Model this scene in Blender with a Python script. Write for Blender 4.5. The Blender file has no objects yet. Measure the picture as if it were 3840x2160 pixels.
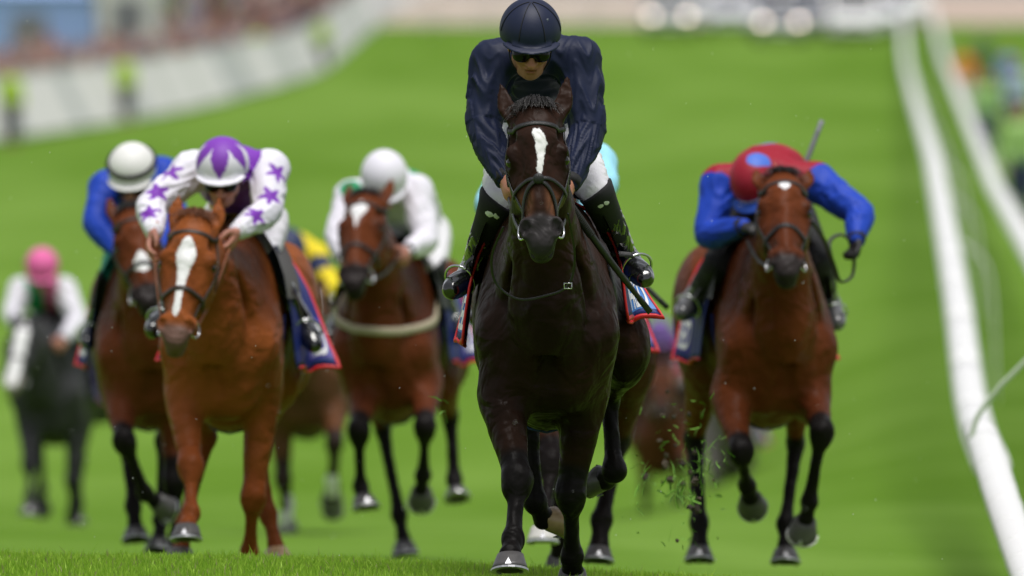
import bpy, bmesh, math, random
import numpy as np
from mathutils import Vector, Matrix
from mathutils.bvhtree import BVHTree

# ---------------------------------------------------------------- camera, sky, sun, exposure
SC = bpy.context.scene
COL = SC.collection
FPX = 3840 * 400.0 / 36.0            # focal length in photograph pixels (400 mm lens)
CAMZ = 1.078
cam_d = bpy.data.cameras.new('camera')
cam_d.lens = 400.0
cam_d.sensor_width = 36.0
cam_d.clip_start = 0.5
cam_d.clip_end = 6000.0
cam_d.dof.use_dof = True
cam_d.dof.focus_distance = 42.75
cam_d.dof.aperture_fstop = 3.2
cam = bpy.data.objects.new('camera', cam_d)
COL.objects.link(cam)
cam.location = (0, 0, CAMZ)
cam.rotation_euler = (math.radians(90), 0, 0)
SC.camera = cam

SUN_EL, SUN_AZ = math.radians(76), math.radians(158)   # azimuth: compass-like, 180 = behind the camera
wd = bpy.data.worlds.new('World')
SC.world = wd
wd.use_nodes = True
wn = wd.node_tree.nodes
wl = wd.node_tree.links
sky_n = wn.new('ShaderNodeTexSky')
sky_n.sky_type = 'NISHITA'
sky_n.sun_disc = False
sky_n.sun_elevation = SUN_EL
sky_n.sun_rotation = SUN_AZ
sky_n.dust_density = 1.5
sky_n.air_density = 1.0
sky_n.ozone_density = 1.0
hsv = wn.new('ShaderNodeHueSaturation')       # cloud cover greys the blue sky
hsv.inputs['Saturation'].default_value = 0.22
wl.new(sky_n.outputs[0], hsv.inputs['Color'])
wl.new(hsv.outputs[0], wn['Background'].inputs['Color'])
wn['Background'].inputs['Strength'].default_value = 0.05
sun_d = bpy.data.lights.new('sun', 'SUN')
sun_d.energy = 1.5
sun_d.angle = math.radians(32)
sun_d.color = (1.0, 0.97, 0.93)
sun = bpy.data.objects.new('sun', sun_d)
COL.objects.link(sun)
sdir = Vector((math.sin(SUN_AZ) * math.cos(SUN_EL), math.cos(SUN_AZ) * math.cos(SUN_EL), math.sin(SUN_EL)))
sun.rotation_euler = sdir.to_track_quat('Z', 'Y').to_euler()
SC.view_settings.view_transform = 'Standard'
SC.view_settings.look = 'None'
SC.view_settings.gamma = 1.0
SC.view_settings.use_curve_mapping = False
SC.view_settings.exposure = 1.18
SC.cycles.use_denoising = True
SC.cycles.max_bounces = 6
SC.cycles.diffuse_bounces = 3
SC.cycles.glossy_bounces = 3
SC.cycles.transmission_bounces = 3
SC.cycles.caustics_reflective = False
SC.cycles.caustics_refractive = False

RNG = np.random.default_rng(7)
random.seed(7)

# ---------------------------------------------------------------- small vector helpers
def V(*a):
    return np.array(a if len(a) > 1 else a[0], dtype=float)
def unit(v):
    v = V(v)
    return v / max(1e-9, float(np.linalg.norm(v)))
def lerp(a, b, t):
    return a + (b - a) * t
def smooth01(x):
    x = np.clip(x, 0, 1)
    return x * x * (3 - 2 * x)
def catmull(pts, n):
    P = np.asarray(pts, float)
    if len(P) < 3:
        t = np.linspace(0, 1, n + 1)[:, None]
        return P[0] + (P[1] - P[0]) * t
    E = np.vstack([2 * P[0] - P[1], P, 2 * P[-1] - P[-2]])
    out = []
    t = np.arange(n)[:, None] / n
    for i in range(1, len(E) - 2):
        a, b, c, d = E[i - 1], E[i], E[i + 1], E[i + 2]
        out.append(0.5 * (2 * b + (c - a) * t + (2 * a - 5 * b + 4 * c - d) * t ** 2 + (3 * b - a - 3 * c + d) * t ** 3))
    out.append(P[-1][None])
    return np.vstack(out)

_perm = RNG.permutation(256)
_val = RNG.uniform(-1, 1, 256)
def vnoise(p):
    """value noise, p (n,3) -> (n,) in -1..1"""
    i = np.floor(p).astype(int)
    f = p - i
    f = f * f * (3 - 2 * f)
    def h(a, b, c):
        return _val[_perm[(_perm[(_perm[a & 255] + b) & 255] + c) & 255]]
    x, y, z = i[:, 0], i[:, 1], i[:, 2]
    fx, fy, fz = f[:, 0], f[:, 1], f[:, 2]
    def L(a, b, t):
        return a + (b - a) * t
    return L(L(L(h(x, y, z), h(x + 1, y, z), fx), L(h(x, y + 1, z), h(x + 1, y + 1, z), fx), fy),
             L(L(h(x, y, z + 1), h(x + 1, y, z + 1), fx), L(h(x, y + 1, z + 1), h(x + 1, y + 1, z + 1), fx), fy), fz)

# ---------------------------------------------------------------- sculpting field (smooth unions of limbs and muscles, meshed once)
class Field:
    def __init__(s, lo, hi, h):
        s.lo = V(lo); s.h = h
        s.n = np.ceil((V(hi) - s.lo) / h).astype(int) + 1
        s.F = np.full(s.n, 1.0, np.float32)
        s.ax = [(s.lo[i] + h * np.arange(s.n[i])).astype(np.float32) for i in range(3)]
    def _sl(s, lo, hi):
        a = np.clip(np.floor((lo - s.lo) / s.h).astype(int), 0, s.n)
        b = np.clip(np.ceil((hi - s.lo) / s.h).astype(int) + 1, 0, s.n)
        if np.any(b <= a):
            return None, None
        sl = tuple(slice(a[i], b[i]) for i in range(3))
        g = (s.ax[0][sl[0]][:, None, None], s.ax[1][sl[1]][None, :, None], s.ax[2][sl[2]][None, None, :])
        return sl, g
    def _mix(s, sl, d, k, op):
        A = s.F[sl]
        if op == 'add':
            if k > 0:
                hh = np.maximum(k - np.abs(A - d), 0) / k
                s.F[sl] = np.minimum(A, d) - hh * hh * (k / 4)
            else:
                s.F[sl] = np.minimum(A, d)
        else:
            d = -d
            if k > 0:
                hh = np.maximum(k - np.abs(A - d), 0) / k
                s.F[sl] = np.maximum(A, d) + hh * hh * (k / 4)
            else:
                s.F[sl] = np.maximum(A, d)
    @staticmethod
    def _seg(g, a, b, ra, rb, side, qa, qb):
        ab = b - a
        L2 = max(1e-9, float(ab @ ab))
        px, py, pz = g[0] - a[0], g[1] - a[1], g[2] - a[2]
        t = np.clip((px * ab[0] + py * ab[1] + pz * ab[2]) / L2, 0, 1)
        qx = px - t * ab[0]; qy = py - t * ab[1]; qz = pz - t * ab[2]
        q2 = qx * qx + qy * qy + qz * qz
        if side is not None:
            w = qx * side[0] + qy * side[1] + qz * side[2]
            rt = qa + (qb - qa) * t
            q2 = np.maximum(q2 - w * w, 0) + (w / rt) ** 2
            return (np.sqrt(q2) - (ra + (rb - ra) * t)) * np.minimum(1, 0.35 + 0.65 * rt)
        return np.sqrt(q2) - (ra + (rb - ra) * t)
    def chain(s, pts, rads, k=0.03, side=None, ratio=None, n=4, op='add'):
        nP = len(pts)
        if ratio is None:
            ratio = [1.0] * nP
        dat = catmull(np.hstack([np.asarray(pts, float), np.asarray(rads, float)[:, None], np.asarray(ratio, float)[:, None]]), n)
        P, R, Q = dat[:, :3], np.maximum(dat[:, 3], 0.002), dat[:, 4]
        RR = R * np.maximum(1, Q)
        pad = max(k, 4 * s.h) + 2 * s.h
        sl, g = s._sl((P - RR[:, None]).min(0) - pad, (P + RR[:, None]).max(0) + pad)
        if sl is None:
            return
        G = np.full(s.F[sl].shape, 1.0, np.float32)
        o = np.array([x.start for x in sl])
        for i in range(len(P) - 1):
            lo = np.minimum(P[i] - RR[i], P[i + 1] - RR[i + 1]) - pad
            hi = np.maximum(P[i] + RR[i], P[i + 1] + RR[i + 1]) + pad
            s2, g2 = s._sl(lo, hi)
            if s2 is None:
                continue
            d = s._seg(g2, P[i], P[i + 1], R[i], R[i + 1], side, Q[i], Q[i + 1])
            s3 = tuple(slice(s2[j].start - o[j], s2[j].stop - o[j]) for j in range(3))
            G[s3] = np.minimum(G[s3], d)
        s._mix(sl, G, k, op)
    def ball(s, c, r, k=0.03, rot=None, op='add'):
        c = V(c); r = np.ones(3) * r if np.isscalar(r) else V(r)
        M = np.eye(3) if rot is None else np.asarray(rot, float)     # rows: local axes
        ext = np.sqrt(((M * r[:, None]) ** 2).sum(0))
        pad = max(k, 4 * s.h) + 2 * s.h
        sl, g = s._sl(c - ext - pad, c + ext + pad)
        if sl is None:
            return
        px, py, pz = g[0] - c[0], g[1] - c[1], g[2] - c[2]
        k0 = 0; k1 = 0
        for i in range(3):
            w = px * M[i, 0] + py * M[i, 1] + pz * M[i, 2]
            k0 = k0 + (w / r[i]) ** 2
            k1 = k1 + (w / r[i] ** 2) ** 2
        k0 = np.sqrt(k0); k1 = np.sqrt(k1) + 1e-6
        s._mix(sl, k0 * (k0 - 1) / k1, k, op)
    def cut(s, point, normal, k=0.004):
        """keep the side opposite to normal"""
        n = unit(normal); p = V(point)
        d = (s.ax[0][:, None, None] - p[0]) * n[0] + (s.ax[1][None, :, None] - p[1]) * n[1] + (s.ax[2][None, None, :] - p[2]) * n[2]
        s._mix((slice(None),) * 3, -d.astype(np.float32), k, 'cut')
    def mesh(s, smooth=2):
        F, h = s.F, s.h
        F[0], F[-1] = 1, 1
        F[:, 0], F[:, -1] = 1, 1
        F[:, :, 0], F[:, :, -1] = 1, 1
        S = F < 0
        m = S[:-1, :-1, :-1].astype(np.uint8)
        for a in (0, 1):
            for b in (0, 1):
                for c in (0, 1):
                    if a + b + c:
                        m = m + S[a:S.shape[0] - 1 + a, b:S.shape[1] - 1 + b, c:S.shape[2] - 1 + c]
        idx = np.argwhere((m > 0) & (m < 8))
        ids = np.full(m.shape, -1, np.int32)
        ids[tuple(idx.T)] = np.arange(len(idx))
        cor = [(a, b, c) for a in (0, 1) for b in (0, 1) for c in (0, 1)]
        fv = {c: F[idx[:, 0] + c[0], idx[:, 1] + c[1], idx[:, 2] + c[2]] for c in cor}
        acc = np.zeros((len(idx), 3)); cnt = np.zeros(len(idx))
        for c in cor:
            for ax in range(3):
                if c[ax] == 0:
                    e = list(c); e[ax] = 1; e = tuple(e)
                    f0, f1 = fv[c], fv[e]
                    msk = (f0 < 0) != (f1 < 0)
                    t = np.where(msk, f0 / np.where(msk, f0 - f1, 1), 0)
                    p = np.array(c, float)[None].repeat(len(idx), 0)
                    p[:, ax] = t
                    acc += p * msk[:, None]; cnt += msk
        verts = s.lo + h * (idx + acc / cnt[:, None])
        quads = []
        sx = S[:-1, 1:-1, 1:-1] != S[1:, 1:-1, 1:-1]
        e = np.argwhere(sx); e[:, 1:] += 1
        fl = S[e[:, 0], e[:, 1], e[:, 2]]
        q = np.stack([ids[e[:, 0], e[:, 1] - 1, e[:, 2] - 1], ids[e[:, 0], e[:, 1], e[:, 2] - 1], ids[e[:, 0], e[:, 1], e[:, 2]], ids[e[:, 0], e[:, 1] - 1, e[:, 2]]], 1)
        q[~fl] = q[~fl][:, ::-1]; quads.append(q)
        sy = S[1:-1, :-1, 1:-1] != S[1:-1, 1:, 1:-1]
        e = np.argwhere(sy); e[:, 0] += 1; e[:, 2] += 1
        fl = S[e[:, 0], e[:, 1], e[:, 2]]
        q = np.stack([ids[e[:, 0] - 1, e[:, 1], e[:, 2] - 1], ids[e[:, 0] - 1, e[:, 1], e[:, 2]], ids[e[:, 0], e[:, 1], e[:, 2]], ids[e[:, 0], e[:, 1], e[:, 2] - 1]], 1)
        q[~fl] = q[~fl][:, ::-1]; quads.append(q)
        sz = S[1:-1, 1:-1, :-1] != S[1:-1, 1:-1, 1:]
        e = np.argwhere(sz); e[:, 0] += 1; e[:, 1] += 1
        fl = S[e[:, 0], e[:, 1], e[:, 2]]
        q = np.stack([ids[e[:, 0] - 1, e[:, 1] - 1, e[:, 2]], ids[e[:, 0], e[:, 1] - 1, e[:, 2]], ids[e[:, 0], e[:, 1], e[:, 2]], ids[e[:, 0] - 1, e[:, 1], e[:, 2]]], 1)
        q[~fl] = q[~fl][:, ::-1]; quads.append(q)
        Q = np.vstack(quads)
        Q = Q[(Q >= 0).all(1)]
        for _ in range(smooth):
            verts = relax(verts, Q, 0.5)
        return verts, Q

def relax(verts, Q, f):
    e = np.vstack([Q[:, [0, 1]], Q[:, [1, 2]], Q[:, [2, 3]], Q[:, [3, 0]]])
    n = len(verts)
    cnt = np.bincount(e[:, 0], minlength=n) + np.bincount(e[:, 1], minlength=n)
    out = np.empty_like(verts)
    for i in range(3):
        out[:, i] = np.bincount(e[:, 0], verts[e[:, 1], i], n) + np.bincount(e[:, 1], verts[e[:, 0], i], n)
    out /= np.maximum(cnt, 1)[:, None]
    return verts + (out - verts) * f

def normals(verts, Q):
    n = np.cross(verts[Q[:, 2]] - verts[Q[:, 0]], verts[Q[:, 3]] - verts[Q[:, 1]])
    N = np.zeros_like(verts)
    for j in range(4):
        for i in range(3):
            N[:, i] += np.bincount(Q[:, j], n[:, i], len(verts))
    return N / np.maximum(np.linalg.norm(N, axis=1), 1e-9)[:, None]

# ---------------------------------------------------------------- objects
def link(o, parent=None):
    COL.objects.link(o)
    if parent is not None:
        o.parent = parent
    return o
def make(name, verts, faces, mat, parent=None, smooth=True, attrs=None):
    """one mesh object; faces: list of tuples or an (n,k) array"""
    me = bpy.data.meshes.new(name)
    if isinstance(faces, np.ndarray):
        n, k = faces.shape
        me.vertices.add(len(verts)); me.vertices.foreach_set('co', np.asarray(verts, np.float32).ravel())
        me.loops.add(n * k); me.loops.foreach_set('vertex_index', faces.astype(np.int32).ravel())
        me.polygons.add(n); me.polygons.foreach_set('loop_start', np.arange(0, n * k, k, dtype=np.int32))
        me.update(calc_edges=True)
    else:
        me.from_pydata([tuple(map(float, v)) for v in verts], [], [tuple(map(int, f)) for f in faces])
    if smooth:
        me.polygons.foreach_set('use_smooth', np.ones(len(me.polygons), bool))
    for an, av in (attrs or {}).items():
        av = np.asarray(av, np.float32)
        if av.ndim == 2:
            a = me.color_attributes.new(an, 'FLOAT_COLOR', 'POINT')
            a.data.foreach_set('color', np.hstack([av[:, :3], np.ones((len(av), 1), np.float32)]).ravel())
        else:
            a = me.attributes.new(an, 'FLOAT', 'POINT')
            a.data.foreach_set('value', av)
    me.materials.append(mat)
    return link(bpy.data.objects.new(name, me), parent)
def empty(name, loc, label, cat, group=None):
    o = bpy.data.objects.new(name, None)
    o.empty_display_size = 0.2
    o.location = [float(c) for c in loc]
    o['label'] = label; o['category'] = cat
    if group:
        o['group'] = group
    return link(o)
def tag(o, label=None, cat=None, group=None, kind=None):
    if label: o['label'] = label
    if cat: o['category'] = cat
    if group: o['group'] = group
    if kind: o['kind'] = kind
    return o

class MB:
    """collects simple shapes into one mesh"""
    def __init__(s):
        s.v = []; s.f = []
    def add(s, v, f):
        o = len(s.v)
        s.v += [tuple(map(float, p)) for p in v]
        s.f += [tuple(i + o for i in q) for q in f]
        return s
    def box(s, lo, hi):
        x0, y0, z0 = lo; x1, y1, z1 = hi
        return s.add([(x0, y0, z0), (x1, y0, z0), (x1, y1, z0), (x0, y1, z0), (x0, y0, z1), (x1, y0, z1), (x1, y1, z1), (x0, y1, z1)],
                     [(0, 3, 2, 1), (4, 5, 6, 7), (0, 1, 5, 4), (1, 2, 6, 5), (2, 3, 7, 6), (3, 0, 4, 7)])
    def tube(s, pts, rad, n=8, closed=False, flat=None, up=None):
        """flat: (width dir ratio) tube cross-section scale along binormal"""
        P = np.asarray(pts, float); m = len(P)
        R = np.ones(m) * rad if np.isscalar(rad) else np.asarray(rad, float)
        T = np.gradient(P, axis=0)
        if closed:
            T = np.roll(P, -1, 0) - np.roll(P, 1, 0)
        T /= np.maximum(np.linalg.norm(T, axis=1), 1e-9)[:, None]
        a = unit(np.cross(T[0], (0, 0, 1) if abs(T[0][2]) < 0.9 else (1, 0, 0))) if up is None else unit(np.cross(T[0], up))
        rings = []
        for i in range(m):
            a = unit(a - T[i] * (a @ T[i])); b = np.cross(T[i], a)
            q = 1.0 if flat is None else flat
            th = np.arange(n) * 2 * math.pi / n
            rings.append(P[i] + R[i] * (np.cos(th)[:, None] * a + q * np.sin(th)[:, None] * b))
        vv = np.vstack(rings)
        ff = []
        for i in range(m if closed else m - 1):
            j = (i + 1) % m
            for k in range(n):
                ff.append((i * n + k, i * n + (k + 1) % n, j * n + (k + 1) % n, j * n + k))
        if not closed:
            ff.append(tuple(range(n))[::-1]); ff.append(tuple((m - 1) * n + k for k in range(n)))
        return s.add(vv, ff)
    def ribbon(s, pts, nrm, width, thick=0.003):
        """strap lying on a surface: pts, outward normals, width, thickness"""
        P = np.asarray(pts, float); N = np.asarray(nrm, float); m = len(P)
        T = np.gradient(P, axis=0)
        T /= np.maximum(np.linalg.norm(T, axis=1), 1e-9)[:, None]
        B = np.cross(T, N); B /= np.maximum(np.linalg.norm(B, axis=1), 1e-9)[:, None]
        Wd = (np.ones(m) * width if np.isscalar(width) else np.asarray(width))[:, None] / 2
        vv = np.stack([P - B * Wd, P - B * Wd * 0.86 + N * thick, P + B * Wd * 0.86 + N * thick, P + B * Wd], 1).reshape(-1, 3)
        ff = []
        for i in range(m - 1):
            for k in range(4):
                ff.append((i * 4 + k, i * 4 + (k + 1) % 4, i * 4 + 4 + (k + 1) % 4, i * 4 + 4 + k))
        ff += [(3, 2, 1, 0), ((m - 1) * 4, (m - 1) * 4 + 1, (m - 1) * 4 + 2, (m - 1) * 4 + 3)]
        return s.add(vv, ff)
    def build(s, name, mat, parent=None, smooth=True):
        return make(name, s.v, s.f, mat, parent, smooth)

# ---------------------------------------------------------------- materials
def nodemat(name):
    m = bpy.data.materials.new(name)
    m.use_nodes = True
    nt = m.node_tree
    return m, nt.nodes, nt.links, nt.nodes['Principled BSDF']
MATS = {}
def plain(name, col, rough=0.5, metal=0.0, crease=0.0, var=0.12, scale=30.0, bump=0.0, bscale=200.0, spec=0.5, sheen=0.0, coat=0.0, attr=False):
    """procedural surface: colour with noise variation, optional bump; attr: base colour from the mesh's own dye attribute"""
    if name in MATS:
        return MATS[name]
    m, N, L, B = nodemat(name)
    tc = N.new('ShaderNodeTexCoord')
    nz = N.new('ShaderNodeTexNoise'); nz.inputs['Scale'].default_value = scale; nz.inputs['Detail'].default_value = 4
    L.new(tc.outputs['Object'], nz.inputs['Vector'])
    mp = N.new('ShaderNodeMapRange')
    mp.inputs['To Min'].default_value = 1 - var; mp.inputs['To Max'].default_value = 1 + var
    L.new(nz.outputs['Fac'], mp.inputs['Value'])
    mx = N.new('ShaderNodeMix'); mx.data_type = 'RGBA'; mx.blend_type = 'MULTIPLY'; mx.inputs['Factor'].default_value = 1
    if attr:
        at = N.new('ShaderNodeAttribute'); at.attribute_name = 'Col'
        L.new(at.outputs['Color'], mx.inputs[6])
    else:
        mx.inputs[6].default_value = (*col, 1)
    L.new(mp.outputs[0], mx.inputs[7])
    L.new(mx.outputs[2], B.inputs['Base Color'])
    B.inputs['Roughness'].default_value = rough
    B.inputs['Metallic'].default_value = metal
    B.inputs['Specular IOR Level'].default_value = spec
    B.inputs['Sheen Weight'].default_value = sheen
    B.inputs['Coat Weight'].default_value = coat
    if crease:
        n5 = N.new('ShaderNodeTexNoise'); n5.noise_type = 'RIDGED_MULTIFRACTAL'; n5.inputs['Scale'].default_value = 7.0; n5.inputs['Detail'].default_value = 3.0; n5.inputs['Distortion'].default_value = 0.6
        L.new(tc.outputs['Object'], n5.inputs['Vector'])
        b5 = N.new('ShaderNodeBump'); b5.inputs['Strength'].default_value = crease; b5.inputs['Distance'].default_value = 0.006
        L.new(n5.outputs['Fac'], b5.inputs['Height'])
        L.new(b5.outputs[0], B.inputs['Normal'])
    elif bump:
        n2 = N.new('ShaderNodeTexNoise'); n2.inputs['Scale'].default_value = bscale; n2.inputs['Detail'].default_value = 3
        L.new(tc.outputs['Object'], n2.inputs['Vector'])
        bp = N.new('ShaderNodeBump'); bp.inputs['Strength'].default_value = bump; bp.inputs['Distance'].default_value = 0.01
        L.new(n2.outputs['Fac'], bp.inputs['Height'])
        L.new(bp.outputs[0], B.inputs['Normal'])
    MATS[name] = m
    return m

def coat_mat(name):
    """horse coat: base pigment in attribute Col, white marking in attribute mark (ragged edge)"""
    if name in MATS:
        return MATS[name]
    m, N, L, B = nodemat(name)
    tc = N.new('ShaderNodeTexCoord')
    at = N.new('ShaderNodeAttribute'); at.attribute_name = 'Col'
    n1 = N.new('ShaderNodeTexNoise'); n1.inputs['Scale'].default_value = 9; n1.inputs['Detail'].default_value = 5
    L.new(tc.outputs['Object'], n1.inputs['Vector'])
    mp = N.new('ShaderNodeMapRange'); mp.inputs['To Min'].default_value = 0.72; mp.inputs['To Max'].default_value = 1.28
    L.new(n1.outputs['Fac'], mp.inputs['Value'])
    mx = N.new('ShaderNodeMix'); mx.data_type = 'RGBA'; mx.blend_type = 'MULTIPLY'; mx.inputs['Factor'].default_value = 1
    L.new(at.outputs['Color'], mx.inputs[6]); L.new(mp.outputs[0], mx.inputs[7])
    mk = N.new('ShaderNodeAttribute'); mk.attribute_name = 'mark'
    st = N.new('ShaderNodeMapping'); st.inputs['Scale'].default_value = (1, 1, 0.45)
    L.new(tc.outputs['Object'], st.inputs['Vector'])
    n2 = N.new('ShaderNodeTexNoise'); n2.inputs['Scale'].default_value = 85; n2.inputs['Detail'].default_value = 6; n2.inputs['Roughness'].default_value = 0.65
    L.new(st.outputs[0], n2.inputs['Vector'])
    sb = N.new('ShaderNodeMath'); sb.operation = 'SUBTRACT'; sb.inputs[1].default_value = 0.5
    L.new(n2.outputs['Fac'], sb.inputs[0])
    ml = N.new('ShaderNodeMath'); ml.operation = 'MULTIPLY'; ml.inputs[1].default_value = 0.024
    L.new(sb.outputs[0], ml.inputs[0])
    ad = N.new('ShaderNodeMath'); ad.operation = 'ADD'
    L.new(mk.outputs['Fac'], ad.inputs[0]); L.new(ml.outputs[0], ad.inputs[1])
    rm = N.new('ShaderNodeMapRange'); rm.inputs['From Min'].default_value = -0.0028; rm.inputs['From Max'].default_value = 0.0028
    L.new(ad.outputs[0], rm.inputs['Value'])
    m2 = N.new('ShaderNodeMix'); m2.data_type = 'RGBA'
    L.new(rm.outputs[0], m2.inputs['Factor']); L.new(mx.outputs[2], m2.inputs[6]); m2.inputs[7].default_value = (0.78, 0.77, 0.78, 1)
    L.new(m2.outputs[2], B.inputs['Base Color'])
    B.inputs['Roughness'].default_value = 0.5
    B.inputs['Specular IOR Level'].default_value = 0.14
    B.inputs['IOR'].default_value = 1.3
    B.inputs['Sheen Weight'].default_value = 0.0
    B.inputs['Sheen Roughness'].default_value = 0.4
    n3 = N.new('ShaderNodeTexNoise'); n3.inputs['Scale'].default_value = 16; n3.inputs['Detail'].default_value = 2; n3.inputs['Roughness'].default_value = 0.4
    L.new(tc.outputs['Object'], n3.inputs['Vector'])
    bp = N.new('ShaderNodeBump'); bp.inputs['Strength'].default_value = 0.7; bp.inputs['Distance'].default_value = 0.014
    n4 = N.new('ShaderNodeTexNoise'); n4.inputs['Scale'].default_value = 8; n4.inputs['Detail'].default_value = 2; n4.inputs['Distortion'].default_value = 0.8
    L.new(tc.outputs['Object'], n4.inputs['Vector'])
    h4 = N.new('ShaderNodeMath'); h4.operation = 'MULTIPLY_ADD'; h4.inputs[1].default_value = 2.6
    n6 = N.new('ShaderNodeTexNoise'); n6.noise_type = 'RIDGED_MULTIFRACTAL'; n6.inputs['Scale'].default_value = 5.0; n6.inputs['Detail'].default_value = 2.0; n6.inputs['Distortion'].default_value = 1.2
    L.new(tc.outputs['Object'], n6.inputs['Vector'])
    h6 = N.new('ShaderNodeMath'); h6.operation = 'MULTIPLY_ADD'; h6.inputs[1].default_value = 0.6
    L.new(n6.outputs['Fac'], h6.inputs[0]); L.new(n3.outputs['Fac'], h6.inputs[2])
    L.new(n4.outputs['Fac'], h4.inputs[0]); L.new(h6.outputs[0], h4.inputs[2])
    L.new(h4.outputs[0], bp.inputs['Height'])
    rr_ = N.new('ShaderNodeMapRange'); rr_.inputs['To Min'].default_value = 0.30; rr_.inputs['To Max'].default_value = 0.52
    L.new(n1.outputs['Fac'], rr_.inputs['Value']); L.new(rr_.outputs[0], B.inputs['Roughness'])
    L.new(bp.outputs[0], B.inputs['Normal'])
    MATS[name] = m
    return m

BLACK_LEATHER = plain('black leather', (0.012, 0.012, 0.013), 0.42, bump=0.3, bscale=400)
BROWN_LEATHER = plain('tan leather', (0.25, 0.07, 0.025), 0.5)
DARK_LEATHER = plain('dark brown leather', (0.03, 0.018, 0.012), 0.45)
PATENT = plain('patent boot leather', (0.006, 0.006, 0.007), 0.12, coat=1.0, spec=0.6, bump=0.5, bscale=28)
MATT_BLACK = plain('matt black cloth', (0.008, 0.008, 0.009), 0.8)
STEEL = plain('polished steel', (0.6, 0.6, 0.62), 0.22, metal=1.0)
WHITE_PLASTIC = plain('white plastic', (0.78, 0.78, 0.78), 0.4, var=0.04)
SILK = plain('silk cloth', (1, 1, 1), 0.52, var=0.05, crease=0.8, spec=0.16, attr=True)
CAP_SILK = plain('cap cloth', (1, 1, 1), 0.5, var=0.05, crease=0.2, spec=0.25, attr=True)
COTTON = plain('breeches cotton', (0.75, 0.74, 0.78), 0.7, var=0.04, bump=0.4, bscale=40)
BLACK_BREECHES = plain('black breeches cotton', (0.007, 0.007, 0.008), 0.75)
SKIN = plain('skin', (0.52, 0.25, 0.17), 0.55, var=0.15, scale=40, attr=True, bump=0.15, bscale=300)
HAIR = plain('horse hair', (0.016, 0.013, 0.012), 0.4, var=0.3)
HAIR_CHESTNUT = plain('chestnut horse hair', (0.19, 0.06, 0.02), 0.5, var=0.3)
LENS = plain('black goggle lens', (0.003, 0.003, 0.004), 0.2, spec=0.25)
EYE = plain('horse eye', (0.006, 0.004, 0.003), 0.04, spec=0.7)
HOOF = plain('hoof horn grey', (0.075, 0.07, 0.07), 0.4, var=0.35, scale=45)
HOOF_PALE = plain('hoof horn pale', (0.36, 0.24, 0.13), 0.35, var=0.4, scale=30)
SHOE = plain('worn aluminium shoe', (0.55, 0.55, 0.57), 0.38, metal=0.9)
BLUE_CLOTH = plain('royal blue saddle cloth', (0.008, 0.022, 0.17), 0.55, var=0.1, bump=0.2, bscale=120)
RED_TRIM = plain('red binding', (0.62, 0.015, 0.02), 0.5)
WHITE_PRINT = plain('white lettering', (0.75, 0.75, 0.78), 0.5, var=0.03)
SKY_PRINT = plain('light blue print', (0.05, 0.20, 0.58), 0.5)
DEEP_PRINT = plain('violet blue print', (0.05, 0.035, 0.30), 0.5)
MAGENTA = plain('magenta print', (0.45, 0.03, 0.2), 0.5)
# ---------------------------------------------------------------- terrain: the course dips behind a small brow, then climbs
PD = [0, 20, 40, 43.6, 44.7, 46.5, 51, 55, 60, 70, 76, 95, 107, 130, 160, 200, 260, 300, 370, 420, 480, 560, 700, 1500]
PZ = [0, 0, 0, .004, 0.001, -0.052, -0.18, -0.255, -0.34, -0.44, -0.52, -0.92, -0.96, 0.5, 1.75, 2.9, 4.45, 5.75, 8.0, 10.3, 12.9, 15.6, 19.0, 30.0]
RD = [0, 43.6, 57, 65, 72, 84, 100, 130, 200, 260, 311, 420, 480, 560, 700, 1500]
RZ = [-0.06, -0.10, -0.45, -0.52, -0.55, -0.5, -0.05, 1.1, 3.0, 4.6, 6.1, 10.3, 12.9, 15.6, 19.0, 30.0]
def _sm(D, A, B):
    D = np.asarray(D, float)
    w = 0.6 + np.maximum(0, D - 60) * 0.09
    return sum(np.interp(D + w * k, A, B) * c for k, c in ((-1, .10), (-.5, .24), (0, .32), (.5, .24), (1, .10)))
def rail_x(D):
    return 3.0 + (np.asarray(D, float) - 75) * 0.033
def gz(x, D):
    x = np.asarray(x, float); D = np.asarray(D, float)
    near = np.clip((110 - D) / 50, 0, 1)
    c = _sm(D, PD, PZ) - 0.007 * np.clip(x, -8, 4) * near
    r = _sm(D, RD, RZ)
    rx = rail_x(D)
    t = smooth01((x - (rx - 3.2)) / 3.4)
    return c + (r - c) * t

def P(u, v, D):
    """point seen at photograph pixel (u, v) at distance D from the camera"""
    return V((u - 1920) * D / FPX, D, CAMZ + (1080 - v) * D / FPX)

def seg_dist(p, pts):
    d = np.full(len(p), 9.0)
    for a, b in zip(pts[:-1], pts[1:]):
        ab = b - a
        t = np.clip(((p - a) @ ab) / max(1e-9, ab @ ab), 0, 1)
        d = np.minimum(d, np.linalg.norm(p - a - t[:, None] * ab, axis=1))
    return d

def strands(name, roots, dirs, lens, mat, parent, rad=0.0022, droop=0.6, curl=0.02, nseg=5, rng=RNG):
    vv = []; ff = []
    for r, d, ln in zip(roots, dirs, lens):
        r = V(r); d = unit(d); p = r.copy(); o = len(vv)
        side = unit(np.cross(d, rng.normal(size=3))); sd2 = np.cross(d, side)
        w = rng.normal(0, curl, 3)
        for i in range(nseg + 1):
            t = i / nseg
            q = rad * (1 - 0.85 * t)
            for th in (0, 2.094, 4.189):
                vv.append(p + q * (math.cos(th) * side + math.sin(th) * sd2))
            d = unit(d + V(0, 0, -droop / nseg) + w / nseg * 10)
            p = p + d * ln / nseg
            if i:
                for k in range(3):
                    ff.append((o + (i - 1) * 3 + k, o + (i - 1) * 3 + (k + 1) % 3, o + i * 3 + (k + 1) % 3, o + i * 3 + k))
    return make(name, vv, ff, mat, parent)

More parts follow.
